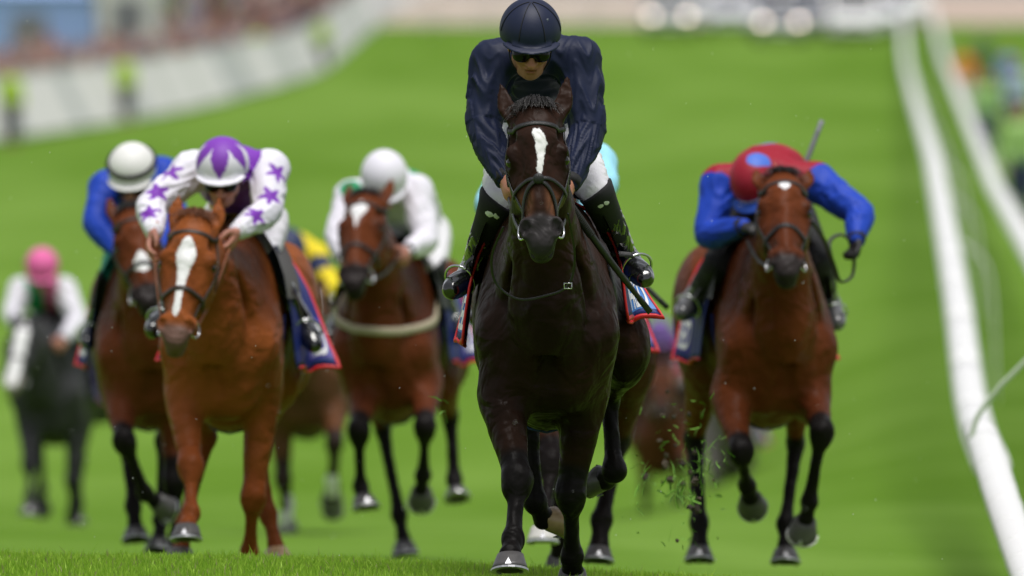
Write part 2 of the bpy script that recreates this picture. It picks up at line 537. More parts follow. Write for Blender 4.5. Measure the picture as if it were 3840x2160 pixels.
def hoof_mesh(center, toe, down, name, mat, parent, sc=1.0):
    """hoof: wall flaring from coronet to ground edge, concave sole, metal shoe. toe: horizontal toe direction, down: towards the sole"""
    dn = unit(down); t = unit(V(toe) - dn * (V(toe) @ dn)); l = np.cross(dn, t)
    n = 18
    th = np.arange(n) * 2 * math.pi / n
    def ring(h, r, fwd, back=0.78):
        c = V(center) + dn * h * sc + t * fwd * sc
        k = np.where(np.cos(th) > 0, 1.0, back)
        return c + (np.cos(th) * k * r * 1.02 * sc)[:, None] * t + (np.sin(th) * r * sc)[:, None] * l
    R = [ring(-0.008, 0.040, -0.004), ring(0.0, 0.050, 0), ring(0.022, 0.056, 0.010), ring(0.048, 0.064, 0.022), ring(0.066, 0.070, 0.030)]
    m = len(R)
    ff = []
    for i in range(m - 1):
        for k in range(n):
            ff.append((i * n + k, i * n + (k + 1) % n, (i + 1) * n + (k + 1) % n, (i + 1) * n + k))
    vv = np.vstack(R + [ring(0.066, 0.05, 0.028), ring(0.056, 0.035, 0.02)])
    for i in range(m - 1, m + 1):
        for k in range(n):
            ff.append((i * n + k, i * n + (k + 1) % n, (i + 1) * n + (k + 1) % n, (i + 1) * n + k))
    ff.append(tuple((m + 1) * n + k for k in range(n)))
    ff.append(tuple(range(n))[::-1])
    h = make(name, vv, ff, mat, parent)
    S = [ring(0.0662, 0.0715, 0.030), ring(0.074, 0.0715, 0.031), ring(0.074, 0.052, 0.029), ring(0.0662, 0.052, 0.028)]
    ff = []
    for i in range(4):
        for k in range(n):
            if 7 <= k <= 10:
                continue
            a, b = i, (i + 1) % 4
            ff.append((a * n + k, a * n + (k + 1) % n, b * n + (k + 1) % n, b * n + k))
    make('shoe', np.vstack(S), ff, SHOE, h, smooth=False)
    tp = V(center) + dn * 0.062 * sc + t * 0.101 * sc
    make('toe_clip', [tp - l * 0.014, tp + l * 0.014, tp - dn * 0.03 - t * 0.009, tp - l * 0.012 + t * 0.003, tp + l * 0.012 + t * 0.003, tp - dn * 0.026 - t * 0.004],
         [(3, 4, 5), (0, 3, 5, 2), (4, 1, 2, 5), (0, 1, 4, 3)], SHOE, h, smooth=False)
    return h

def text_mesh(txt, shear=0.25):
    cu = bpy.data.curves.new('t', 'FONT'); cu.body = txt; cu.shear = shear; cu.offset = 0.028; cu.resolution_u = 3
    ob = bpy.data.objects.new('t', cu); COL.objects.link(ob)
    me = bpy.data.meshes.new_from_object(ob)
    v = np.array([x.co[:] for x in me.vertices]); f = [tuple(p.vertices) for p in me.polygons]
    bpy.data.objects.remove(ob); bpy.data.curves.remove(cu); bpy.data.meshes.remove(me)
    v[:, :2] -= v[:, :2].min(0)
    v[:, :2] /= v[:, :2].max(0)
    return v[:, :2], f

class Horse:
    pass

def build_horse(cfg):
    D = cfg['D']; u0 = cfg['u0']; v0 = cfg['v0']
    sc = cfg.get('scale', 1.0)
    O = P(u0, v0, D)
    H = Horse(); H.O = O; H.cfg = cfg
    def L(u, v, y=0.0):
        return P(u, v, D + y) - O
    H.L = L
    root = empty('racehorse', O, cfg['label'], 'horse', 'galloping racehorses')
    H.root = root
    yaw = math.radians(cfg.get('yaw', 0))
    cy, sy = math.cos(yaw), math.sin(yaw)
    dz = cfg.get('dz', 0.0); dx = cfg.get('dx', 0.0)
    bw = cfg.get('bw', .875)
    def T(x, y, z):
        x *= sc * bw; y *= sc; z *= sc
        return V(x * cy - y * sy + dx, x * sy + y * cy, z + dz)
    H.T = T
    ex = V(cy, sy, 0)
    h = cfg.get('h', 0.014)
    legs = cfg['legs']
    allp = np.vstack([V(p) for leg in legs.values() for p in leg['pts']] + [cfg['poll'], cfg['muzzle']])
    lo = np.minimum(allp.min(0) - 0.2, (-0.5, -0.75, 0.2)); hi = np.maximum(allp.max(0) + 0.22, (0.5, 1.5, 1.65))
    if yaw:
        lo[0] -= abs(sy) * 1.3; hi[0] += abs(sy) * 1.3
    f = Field(lo, hi, h)
    # trunk
    bar = [(-0.44, 1.04, .14, .22), (-0.30, 1.05, .20, .30), (-0.12, 1.075, .235, .355), (0.15, 1.075, .275, .37), (0.5, 1.075, .295, .355), (0.8, 1.12, .27, .31), (1.05, 1.155, .235, .27), (1.26, 1.13, .14, .18)]
    f.chain([T(0, y, z) for y, z, a, b in bar], [b * sc for y, z, a, b in bar], k=0.0, side=ex, ratio=[a * bw / b for y, z, a, b in bar], n=3)
    f.chain([T(0, -0.1, 1.30), T(0, 0.12, 1.39), T(0, 0.45, 1.36)], [.10 * sc, .075 * sc, .07 * sc], k=0.12)                # withers
    for s in (-1, 1):
        f.ball(T(s * .145, .92, 1.19), V(.15, .30, .24) * sc, k=0.08)                                            # croup
        f.ball(T(s * .155, 1.02, 1.0), V(.12, .22, .27) * sc, k=0.08)                                            # buttock
    # neck
    poll = V(cfg['poll']); muz = V(cfg['muzzle'])
    d = unit(muz - poll)
    hy = math.radians(cfg.get('face_yaw', 0)); hr = cfg.get('face_roll', 0.0)
    f0 = V(math.sin(hy), -math.cos(hy), hr)
    fn = unit(f0 - d * (f0 @ d)); ln = np.cross(fn, d)
    hs = float(np.linalg.norm(muz - poll)) / 0.60
    def HH(s, ff, l):
        return poll + (d * s + fn * ff + ln * l) * hs
    H.HH = HH; H.d, H.fn, H.ln, H.hs = d, fn, ln, hs
    nb = T(0, -0.10, 1.17)
    throat = HH(0.08, -0.11, 0)
    n0 = T(0, -0.33, 1.18)
    n2 = lerp(n0, throat, 0.55) + V(0, 0, 0.03); n3 = lerp(n0, throat, 0.82) + V(0, 0, 0.015)
    f.chain([nb, n0, n2, n3, throat, HH(0.04, -0.045, 0)], [x * sc for x in (.29, .245, .165, .135, .118, .085)], k=0.13, side=ex, ratio=[.62, .66, .68, .68, .7, .8], n=4)
    # shoulders and breast
    for s in (-1, 1):
        f.chain([T(s * .12, -.02, 1.30), T(s * .17, -.20, 1.10), T(s * .175, -.36, .97)], [.10 * sc, .125 * sc, .10 * sc], k=0.06, side=ex, ratio=[.55, .72, .95])
        f.ball(T(s * .185, -.18, .96), V(.10, .17, .19) * sc, k=0.06)
        f.ball(T(s * .092, -.425, .92), V(.098, .085, .165) * sc, k=0.035)
        f.ball(T(s * .10, -.36, .79), V(.085, .10, .12) * sc, k=0.05)
        f.chain([T(s * .045, -.52, 1.16), T(s * .075, -.52, 1.02), T(s * .11, -.47, .90)], [.05 * sc, .05 * sc, .04 * sc], k=0.05)  # brachiocephalic ridge
    f.chain([T(0, -.34, .80), T(0, -.15, .745), T(0, .15, .74), T(0, .45, .78)], [.12 * sc, .135 * sc, .14 * sc, .12 * sc], k=0.09)     # breastbone and girth
    f.chain([T(0, -.60, 1.10), T(0, -.565, .96), T(0, -.50, .78)], [.012 * sc, .026 * sc, .024 * sc], k=0.045, op='cut')
    for s in (-1, 1):
        f.chain([T(s * .235, -.46, 1.10), T(s * .20, -.55, .98), T(s * .195, -.52, .86), T(s * .17, -.50, .76)], [.010 * sc, .030 * sc, .030 * sc, .015 * sc], k=0.05, op='cut')
        f.chain([T(s * .10, -.56, 1.28), T(s * .135, -.50, 1.16), T(s * .17, -.47, 1.07)], [.012 * sc, .022 * sc, .012 * sc], k=0.05, op='cut')
    # legs
    lower = []
    H.legs = {}
    for nm, leg in legs.items():
        p = [V(q) for q in leg['pts']]
        s = leg['s']
        rr = leg.get('r', cfg.get('leg_r', .92)) * sc
        if nm[0] == 'f':
            el, kn, fe, co = p
            sh = T(s * .175, -.34, .95)
            up = unit(el - kn)
            fr = unit(np.cross(ex, kn - fe)); fr = fr if fr[1] < 0 else -fr
            f.chain([sh, lerp(sh, el, .55), el + up * .02], [.125 * rr, .118 * rr, .105 * rr], k=0.07, side=ex, ratio=[.8, .75, .75])
            f.chain([el + up * .04, lerp(el, kn, .22), lerp(el, kn, .5), lerp(el, kn, .8), kn], [.118 * rr, .103 * rr, .080 * rr, .060 * rr, .056 * rr], k=0.05, side=ex, ratio=[.72, .78, .86, .95, .98], n=3)
            f.ball(kn + fr * .006, V(.054, .052, .062) * rr, k=0.035)                                             # knee
            f.ball(kn - unit(kn - fe) * .045 + fr * .004, V(.048, .047, .045) * rr, k=0.03)
            f.chain([kn, lerp(kn, fe, .35), lerp(kn, fe, .7), fe], [.044 * rr, .036 * rr, .0345 * rr, .04 * rr], k=0.03, side=ex, ratio=[.95, .88, .88, .95], n=3)
            bk = -fr * .018
            f.chain([lerp(kn, fe, .2) + bk, lerp(kn, fe, .8) + bk], [.018 * rr, .02 * rr], k=0.015)                # tendon
        else:
            st, hk, fe, co = p
            hp = T(s * .15, .88, 1.12)
            f.chain([hp, lerp(hp, st, .5), st], [.20 * rr, .20 * rr, .15 * rr], k=0.08, side=ex, ratio=[.62, .62, .62], n=3)
            f.chain([st, lerp(st, hk, .4), lerp(st, hk, .8), hk], [.135 * rr, .105 * rr, .06 * rr, .06 * rr], k=0.06, side=ex, ratio=[.66, .7, .8, .75], n=3)
            bkd = unit(unit(hk - st) + unit(hk - fe))
            f.ball(hk + bkd * .025, V(.042, .045, .05) * rr, k=0.03)
            f.chain([hk, lerp(hk, fe, .3), lerp(hk, fe, .7), fe], [.055 * rr, .041 * rr, .037 * rr, .042 * rr], k=0.02, side=ex, ratio=[.8, .85, .88, .95], n=3)
        f.ball(fe, V(.041, .043, .044) * rr, k=0.03)
        f.chain([fe, lerp(fe, co, .5), co], [.038 * rr, .035 * rr, .046 * rr], k=0.02, n=3)
        lower.append(np.array([lerp(kn if nm[0] == 'f' else hk, fe, -0.12), fe, co]))
        H.legs[nm] = p
    # head
    def HR(sx, sy_, sz):   # radii in (lateral, along, face-normal)
        return V(sx, sy_, sz) * hs
    rot = np.array([ln, d, fn])
    def hb(s, ff, l, r, k, op='add', R=None):
        f.ball(HH(s, ff, l), HR(*r), k=k, rot=rot if R is None else R, op=op)
    f.chain([HH(.0, -.055, 0), HH(.10, -.05, 0), HH(.20, -.06, 0), HH(.32, -.058, 0), HH(.43, -.05, 0), HH(.53, -.038, 0), HH(.58, -.03, 0)],
            [x * hs for x in (.078, .094, .102, .09, .068, .057, .043)], k=0.04, side=ln, ratio=[1.05, 1.10, 1.10, 1.02, .90, .95, .95], n=4)
    hb(.12, .012, 0, (.085, .12, .036), .03)                                   # forehead
    f.chain([HH(.14, .03, 0), HH(.28, .022, 0), HH(.40, .012, 0), HH(.48, .006, 0)], [x * hs for x in (.05, .044, .040, .036)], k=0.03, side=ln, ratio=[1.15, .95, .95, .95], n=3)   # nasal bone
    for s in (-1, 1):
        hb(.235, -.135, s * .066, (.044, .115, .085), .05)                     # cheek
        f.chain([HH(.245, -.045, s * .088), HH(.34, -.048, s * .068)], [.018 * hs, .014 * hs], k=0.03)                 # facial crest
        hb(.195, -.014, s * .092, (.026, .052, .036), .035)                     # orbit
        f.chain([HH(.165, .008, s * .085), HH(.185, .014, s * .103), HH(.215, .004, s * .108)], [.013 * hs, .015 * hs, .011 * hs], k=0.022)   # brow
        hb(.215, -.006, s * .122, (.018, .026, .020), .012, 'cut')             # socket
        hb(.512, .004, s * .056, (.031, .046, .037), .022)                     # nostril flare
        hb(.522, .032, s * .059, (.019, .033, .028), .008, 'cut')             # nostril
        hb(.530, .022, s * .064, (.013, .024, .028), .008, 'cut')
        hb(.12, -.008, s * .083, (.02, .035, .024), .03, 'cut')                # hollow above the eye
    hb(.566, -.020, 0, (.047, .044, .044), .028)                                # upper lip
    hb(.592, -.064, 0, (.043, .034, .036), .018)                               # lower lip and chin
    f.chain([HH(.28, -.135, 0), HH(.42, -.105, 0), HH(.55, -.078, 0)], [.05 * hs, .042 * hs, .036 * hs], k=0.04)
    f.chain([HH(.590, -.045, -.05), HH(.612, -.043, 0), HH(.590, -.045, .05)], [.006 * hs, .006 * hs, .006 * hs], k=0.010, op='cut')
    ears = cfg.get('ears')
    for s in (-1, 1):
        e = (ears or {}).get(s, (-.145, -.01, .105))
        b0 = HH(.035, -.035, s * .062); tip = HH(e[0], e[1], s * e[2] if ears is None else e[2])
        mid = lerp(b0, tip, .45) + ln * s * .018 * hs
        ax = unit(tip - b0)
        ed = unit(np.cross(ax, np.cross(fn, ax)))        # ear depth direction
        f.chain([b0, lerp(b0, mid, .6), mid, lerp(mid, tip, .6), tip], [.036 * hs, .037 * hs, .035 * hs, .021 * hs, .004 * hs], k=0.02, side=ed, ratio=[.85, .6, .5, .45, .6], n=4)
        f.chain([lerp(b0, mid, .55) + ed * .022 * hs, mid + ed * .02 * hs, lerp(mid, tip, .7) + ed * .012 * hs], [.017 * hs, .021 * hs, .009 * hs], k=0.008, side=ed, ratio=[.7, .7, .7], op='cut')
    verts, Q = f.mesh(2)
    N = normals(verts, Q)
    verts = verts + N * (0.0022 * vnoise(verts * 22) + 0.003 * vnoise(verts * 9 + 5))[:, None]
    # pigment
    cb = V(cfg['coat'][0]); cl = V(cfg['coat'][1]); cm = V(cfg['coat'][2])
    c = np.tile(cb, (len(verts), 1))
    c2 = V(cfg['coat'][3]) if len(cfg['coat']) > 3 else cb
    w = smooth01((vnoise(verts * 3.1 + 11) + 0.3) / 0.9)
    c = c + (c2 - cb) * (w * 0.8)[:, None]
    ld = np.full(len(verts), 9.0)
    for pl in lower:
        ld = np.minimum(ld, seg_dist(verts, pl))
    wl_ = smooth01((0.115 - ld) / 0.045)
    c = c * (1 - wl_[:, None]) + cl * wl_[:, None]
    rel = (verts - poll) / hs
    s_, f_, l_ = rel @ d, rel @ fn, rel @ ln
    head = (s_ > -0.25) & (s_ < 0.7) & (np.abs(l_) < 0.2) & (f_ > -0.2) & (f_ < 0.2)
    tan = cfg.get('face')
    if tan is not None:
        wf = smooth01((s_ + 0.28) / 0.1) * smooth01((0.62 - s_) / 0.05) * head
        c = c * (1 - wf[:, None] * .8) + V(tan) * wf[:, None] * .8
    tp = cfg.get('snout')
    if tp is not None:
        wt = np.exp(-((s_ - 0.41) / 0.055) ** 2) * head * smooth01((np.abs(l_) - 0.012) / 0.03)
        c = c * (1 - wt[:, None]) + V(tp) * wt[:, None]
    wm = smooth01((s_ - cfg.get('muz_s', 0.455)) / 0.04) * head
    c = c * (1 - wm[:, None]) + cm * wm[:, None]
    we = np.exp(-(((s_ - .215) / .05) ** 2 + ((np.abs(l_) - .1) / .03) ** 2)) * head * cfg.get('eyedark', 0.6)
    c = c * (1 - we[:, None] * 0.85)
    mark = np.full(len(verts), -0.05)
    for bz in cfg.get('blaze', []):
        bs = np.array(bz, float)
        cc = np.interp(s_, bs[:, 0], bs[:, 1]); hw = np.interp(s_, bs[:, 0], bs[:, 2])
        val = hw - np.abs(l_ - cc)
        edge = np.minimum(s_ - bs[0, 0], bs[-1, 0] - s_)
        val = np.minimum(val, edge)
        val = np.where((f_ > cfg.get('blaze_f', -0.05)) & head, val, -0.05)
        mark = np.maximum(mark, val)
    for nm in cfg.get('socks', []):
        p = H.legs[nm]
        sd = seg_dist(verts, np.array([p[2], p[3]]))
        mark = np.maximum(mark, np.clip(0.07 - sd, -0.05, 0.03))
    body = make('body', verts, Q, coat_mat('coat'), root, attrs={'Col': c, 'mark': mark})
    if 'body_label' in cfg:
        body['label'] = cfg['body_label']
    H.bvh = BVHTree.FromPolygons([tuple(v) for v in verts], [tuple(q) for q in Q.tolist()])
    # hooves
    for nm, leg in legs.items():
        p = H.legs[nm]
        down = V(leg.get('down', unit(p[3] - p[2]) + V(0, 0, -0.4)))
        hoof_mesh(p[3], leg.get('toe', (0, -1, 0)), down, 'hoof', leg.get('hoof', HOOF), root, sc * leg.get('hs', 1.0))
    # eyes
    for s in (-1, 1):
        sp = uv_sphere(HH(.215, -.010, s * .099), .0215 * hs, 12, 8)
        make('eye', sp[0], sp[1], EYE, root)
    # mane, forelock, tail
    rng = np.random.default_rng(cfg.get('seed', 1))
    hm = cfg.get('hair', HAIR)
    nst = cfg.get('strands', 160)
    rts = []; drs = []; lns = []
    crest = catmull([HH(0.0, -.06, 0) , lerp(n3, HH(.02, -.05, 0), .3) + V(0, .06, .09), n2 + V(0, .05, .15) * sc, T(0, -.2, 1.38), T(0, .02, 1.44)], 12)
    sd = cfg.get('mane_side', 1)
    for i in range(nst):
        t = rng.uniform(0, len(crest) - 1.01); a = int(t)
        r0 = lerp(crest[a], crest[a + 1], t - a)
        hit = H.bvh.ray_cast(Vector(r0 + V(0, 0, .35)), Vector((0, 0, -1)))
        if hit[0] is not None and abs(hit[0][2] - r0[2]) < 0.3:
            r0 = V(hit[0][:]) - V(0, 0, .006)
        rts.append(r0); drs.append(V(rng.normal(.45 * sd, .3), .8 + rng.normal(0, .25), .55)); lns.append(rng.uniform(.07, .14))
    strands('mane', rts, drs, lns, hm, root, rad=0.0035, droop=2.0, curl=.03, rng=rng)
    rts = []; drs = []; lns = []
    for i in range(nst):
        l = rng.normal(0, .028); ff = rng.uniform(-.05, .03)
        r0 = HH(-.02, ff, l)
        hit = H.bvh.ray_cast(Vector(r0 + V(0, 0, .2)), Vector((0, 0, -1)))
        if hit[0] is not None:
            r0 = V(hit[0][:]) - V(0, 0, .004)
        rts.append(r0); drs.append(fn * rng.uniform(.5, .9) + ln * (l * 14 + rng.normal(0, .10)) + V(0, 0, .75 + rng.normal(0, .1))); lns.append(rng.uniform(.05, .09))
    strands('forelock', rts, drs, lns, hm, root, rad=0.0032, droop=2.3, curl=.006, rng=rng)
    tr = T(0, 1.30, 1.17)
    rts = [tr + rng.normal(0, .02, 3) for _ in range(nst)]
    strands('tail', rts, [V(rng.normal(0, .12), 1, .15 + rng.normal(0, .12)) for _ in range(nst)], rng.uniform(.45, .75, nst), hm, root, rad=0.005, droop=1.4, curl=.02, nseg=7, rng=rng)
    tack(H)
    return H

def uv_sphere(c, r, nu=12, nv=8, scl=(1, 1, 1)):
    vv = []; ff = []
    for j in range(nv + 1):
        a = math.pi * j / nv
        for i in range(nu):
            b = 2 * math.pi * i / nu
            vv.append((c[0] + r * scl[0] * math.sin(a) * math.cos(b), c[1] + r * scl[1] * math.sin(a) * math.sin(b), c[2] + r * scl[2] * math.cos(a)))
    for j in range(nv):
        for i in range(nu):
            ff.append((j * nu + i, (j + 1) * nu + i, (j + 1) * nu + (i + 1) % nu, j * nu + (i + 1) % nu))
    return vv, ff

def on_head(H, s, th, off=0.002, df=-.05):
    """point and normal on the head surface at distance s from the poll and angle th (deg) round the head axis, 0 = front"""
    a = H.HH(s, df, 0)
    dr = H.fn * math.cos(math.radians(th)) + H.ln * math.sin(math.radians(th))
    o = a + dr * 0.32 * H.hs
    hit = H.bvh.ray_cast(Vector(o), Vector(-dr), 0.32)
    if hit[0] is None:
        return a + dr * .1 * H.hs, dr
    n = unit(unit(V(hit[1][:])) * .5 + dr * .5)
    return V(hit[0][:]) + n * off, n

def strap(H, path, width, name, mat, parent, n=26, off=0.002, thick=0.004):
    """path: list of (s, theta) control points on the head"""
    c = catmull([(a, b) for a, b in path], max(3, n // (len(path) - 1)))
    pts, nn = zip(*[on_head(H, a, b, off) for a, b in c])
    pts = np.array(pts); nn = np.array(nn)
    for _ in range(2):
        pts[1:-1] = pts[1:-1] * .5 + (pts[:-2] + pts[2:]) * .25
        nn[1:-1] = nn[1:-1] * .5 + (nn[:-2] + nn[2:]) * .25
    return MB().ribbon(pts, nn, width * H.hs, thick).build(name, mat, parent)

def tack(H):
    cfg = H.cfg; root = H.root; hs = H.hs; T = H.T
    lm = cfg.get('leather', BLACK_LEATHER)
    br = strap(H, [(.055, -85), (.0, -120), (-.01, -180), (.0, -240), (.055, -275)], .022, 'bridle', lm, root, off=.006)
    strap(H, [(.055, -88), (.085, -55), (.088, 0), (.085, 55), (.055, 88)], .020, 'browband', lm, br, n=28, off=.004)
    for s in (-1, 1):
        strap(H, [(.05, s * 88), (.16, s * 92), (.28, s * 88), (.40, s * 80), (.455, s * 78)], .016, 'cheekpiece', lm, br)
        strap(H, [(.05, s * 92), (.15, s * 112), (.25, s * 125)], .012, 'throat_lash', lm, br)
    if cfg.get('cross_noseband'):
        strap(H, [(.345, -92), (.325, -45), (.335, 0), (.40, 50), (.475, 88), (.50, 130)], .017, 'noseband', lm, br, n=40, off=.004, thick=.005)
        strap(H, [(.345, 92), (.325, 45), (.335, 0), (.40, -50), (.475, -88), (.50, -130)], .017, 'noseband', lm, br, n=40, off=.008, thick=.005)
        p, n_ = on_head(H, .335, 0, .012)
        sp = uv_sphere(p, .021, 12, 8, (1, .45, 1))
        make('noseband_pad', sp[0], sp[1], lm, br)
    elif cfg.get('sheepskin'):
        c = [on_head(H, .37, a, .018) for a in np.linspace(-120, 120, 17)]
        MB().tube([p for p, q in c], .028 * hs, 10).build('sheepskin_noseband', cfg['sheepskin'], br)
    else:
        strap(H, [(.36, -130), (.36, -60), (.36, 0), (.36, 60), (.36, 130)], .022, 'noseband', lm, br, n=30, off=.004)
    # bit rings and reins
    rein_m = cfg.get('rein', lm)
    for s in (-1, 1):
        p, n_ = on_head(H, .475, s * 80, .008, df=-.055)
        t1 = H.d; t2 = unit(np.cross(n_, t1))
        n2 = unit(n_ + H.fn * .5)
        t1 = unit(t1 - n2 * (t1 @ n2)); t2 = np.cross(n2, t1)
        th = np.linspace(0, 2 * math.pi, 21)[:-1]
        rg = p + H.d * .015 * hs
        MB().tube([rg + .040 * hs * (math.cos(a) * t1 + math.sin(a) * t2) for a in th], .0045, 6, closed=True).build('bit_ring', STEEL, br)
        hand = (cfg.get('hands') or {}).get(s)
        if hand is not None:
            hand = V(hand)
            a = rg - H.fn * .03
            mid = lerp(a, hand, .5) + V(0, 0, -.03)
            P_ = catmull([a, mid, hand], 8)
            nn = np.tile(unit(V(s, 0, .3)), (len(P_), 1))
            MB().ribbon(P_, nn, .016, .004).build('rein', rein_m, root)
    # loose rein end or martingale loop under the neck
    for lp in cfg.get('loops', []):
        P_ = catmull([V(q) for q in lp['pts']], 8)
        MB().tube(P_, lp.get('r', .006), 6, flat=lp.get('flat', .5)).build(lp.get('name', 'loose_rein'), lp.get('mat', lm), root)
        if 'buckle' in lp:
            b = V(lp['buckle'])
            MB().tube([b + V(x, -.008, z) for x, z in ((-.014, -.010), (.014, -.010), (.014, .010), (-.014, .010))], .0028, 5, closed=True).build('buckle', STEEL, root)
    # breast girth
    if 'breastplate' in cfg:
        pts = []; nn = []
        for a in np.linspace(-100, 100, 61):
            dr = V(math.sin(math.radians(a)), -math.cos(math.radians(a)), 0)
            z = cfg['breastplate'][1] + .20 * (abs(a) / 100) ** 1.5
            base = T(0, -.05, z)
            hit = H.bvh.ray_cast(Vector(base + dr * .8), Vector(-dr), .8)
            if hit[0] is None:
                continue
            pts.append(V(hit[0][:]) + dr * .009); nn.append(dr)
        pts = np.array(pts)
        for _ in range(3):
            pts[1:-1] = pts[1:-1] * .5 + (pts[:-2] + pts[2:]) * .25
        MB().ribbon(pts, nn, .045, .012).build('breast_girth', cfg['breastplate'][0], root)
    # saddle and cloths
    cloth_m = cfg.get('cloth', BLUE_CLOTH)
    trim_m = cfg.get('trim', RED_TRIM)
    fl = cfg.get('flare', {-1: .06, 1: .09})
    drop = cfg.get('drop', {-1: 0.0, 1: 0.0})
    for s in (-1, 1):
        def S(p, q, off=0.0, s=s):
            xq = np.interp(q, [0, .15, .3, .45, .6, .8, 1], [.03, .15, .235, .285, .312, .33, .345])
            zq = np.interp(q, [0, .15, .3, .45, .6, .8, 1], [1.475, 1.435, 1.34, 1.23, 1.12, 1.0, .90])
            wq = max(0, q - .25) / .75
            pr = max(0, p - .62)
            x = xq + fl[s] * (pr / .38) ** 1.15 * wq + .010 * math.sin(p * 15 + q * 4 + s) * q + off * (1 - .5 * min(1, pr * 3))
            y = .0 + p * .60 + .03 * q - pr * .62 * wq * min(1, fl[s] / .12) - off * .8 * min(1, pr * 3)
            return T(s * x, y, zq - drop[s] * q + .012 * math.sin(p * 9) * q)
        nu, nv = 22, 16
        vv = [S(i / nu, j / nv) for j in range(nv + 1) for i in range(nu + 1)]
        vv += [S(i / nu, j / nv, .006) for j in range(nv + 1) for i in range(nu + 1)]
        ff = []; o = (nu + 1) * (nv + 1)
        for j in range(nv):
            for i in range(nu):
                a = j * (nu + 1) + i
                ff.append((a, a + 1, a + nu + 2, a + nu + 1)); ff.append((o + a, o + a + nu + 1, o + a + nu + 2, o + a + 1))
        for i in range(nu):
            a = nv * (nu + 1) + i; ff.append((a, a + 1, o + a + 1, o + a))
        for j in range(nv):
            a = j * (nu + 1); ff.append((a, a + nu + 1, o + a + nu + 1, o + a))
            a += nu; ff.append((a, o + a, o + a + nu + 1, a + nu + 1))
        cl = make('saddle_cloth', vv, ff, cloth_m, root)
        edge = ([S(0.0, q, .003) for q in np.linspace(.1, 1, 12)] if cfg.get('front_trim') else []) + [S(p, 1.0, .003) for p in np.linspace(0.06, 1, 16)] + [S(1.0, q, .003) for q in np.linspace(.94, .1, 12)]
        MB().tube(edge, .010, 6, flat=.6).build('red_binding' if trim_m is RED_TRIM else 'binding', trim_m, cl)
        if cfg.get('print', True):
            p0, p1, q0, q1 = .60, .985, .66, .90
            pv = [S(lerp(p0, p1, i / 8), lerp(q0 - .04, q1 + .02, j / 6), .0085) for j in range(7) for i in range(9)]
            pf = [(j * 9 + i, j * 9 + i + 1, j * 9 + i + 10, j * 9 + i + 9) for j in range(6) for i in range(8)]
            make('printed_patch', pv, pf, cfg.get('patch', DEEP_PRINT), cl)
            tv, tf = text_mesh(cfg.get('text', 'FRED'))
            tvv = []
            for a, b in tv:
                pp = lerp(p0 + .02, p1 - .02, a if s > 0 else 1 - a)
                tvv.append(S(pp, lerp(q1, q0, b), .012))
            make('lettering', tvv, tf, WHITE_PRINT, cl, smooth=False)
    # saddle: a small racing saddle over the cloth
    vv = []; ff = []
    nu, nv = 14, 20
    for j in range(nv + 1):
        a = lerp(-1, 1, j / nv)
        for i in range(nu + 1):
            p = i / nu
            q = abs(a) * .55
            xq = np.interp(q, [0, .15, .3, .45, .6], [.0, .16, .25, .30, .325]) * (1 if a > 0 else -1)
            zq = np.interp(q, [0, .15, .3, .45, .6], [1.49, 1.46, 1.36, 1.25, 1.13]) + .05 * (2 * p - 1) ** 2 * (1 - abs(a))
            vv.append(T(xq, -.05 + p * .40 - .10 * abs(a) * (1 - p), zq + .012))
    for j in range(nv):
        for i in range(nu):
            k = j * (nu + 1) + i
            ff.append((k, k + 1, k + nu + 2, k + nu + 1))
    make('saddle', vv, ff, DARK_LEATHER if lm is not BLACK_LEATHER else BLACK_LEATHER, root)
    gp = []; gn = []
    for a in np.linspace(-100, 100, 25):
        dr = V(math.sin(math.radians(a)), 0, -math.cos(math.radians(a)))
        base = T(0, .02, 1.07)
        hit = H.bvh.ray_cast(Vector(base + dr * .8), Vector(-dr), .8)
        if hit[0] is not None:
            gp.append(V(hit[0][:]) + dr * .004); gn.append(dr)
    if len(gp) > 4:
        MB().ribbon(gp, gn, .08, .008).build('girth', cloth_m, root)
# ---------------------------------------------------------------- riders
def hand_shape(f, w, dr, pn, side, curl=(35, 60, 40), spread=0.06, r=1.0):
    dr = unit(dr); pn = unit(V(pn) - dr * (V(pn) @ dr)); lat = np.cross(dr, pn) * side
    rot = np.array([lat, dr, pn])
    f.chain([w - dr * .03, w + dr * .01], [.028, .03], k=.02, side=pn, ratio=[.75, .65])
    f.ball(w + dr * .05, V(.042, .05, .019), k=.015, rot=rot)
    ln = [.068, .078, .073, .056]
    for i in range(4):
        o = (-.031 + .0205 * i)
        d0 = unit(dr + lat * o * spread * 30)
        p = w + dr * (.088 - .006 * abs(i - 1.2)) + lat * o
        a = 0.0; pts = [p - d0 * .02, p]
        for j, fr in enumerate((.45, .31, .24)):
            a += math.radians(curl[j] * (1 + .08 * (i - 1)))
            p = p + (d0 * math.cos(a) + pn * math.sin(a)) * ln[i] * fr * 1.1
            pts.append(p)
        f.chain(pts, [.0105 * r, .0105 * r, .0098 * r, .009 * r, .0075 * r], k=.004, n=2)
    t0 = w + dr * .03 - lat * .032 + pn * .006
    t1 = t0 + dr * .022 - lat * .022 + pn * .016
    t2 = t1 + dr * .03 - lat * .004 + pn * .012
    t3 = t2 + dr * .022 + lat * .006 + pn * .006
    f.chain([t0, t1, t2, t3], [.017 * r, .0145 * r, .012 * r, .009 * r], k=.006, n=2)

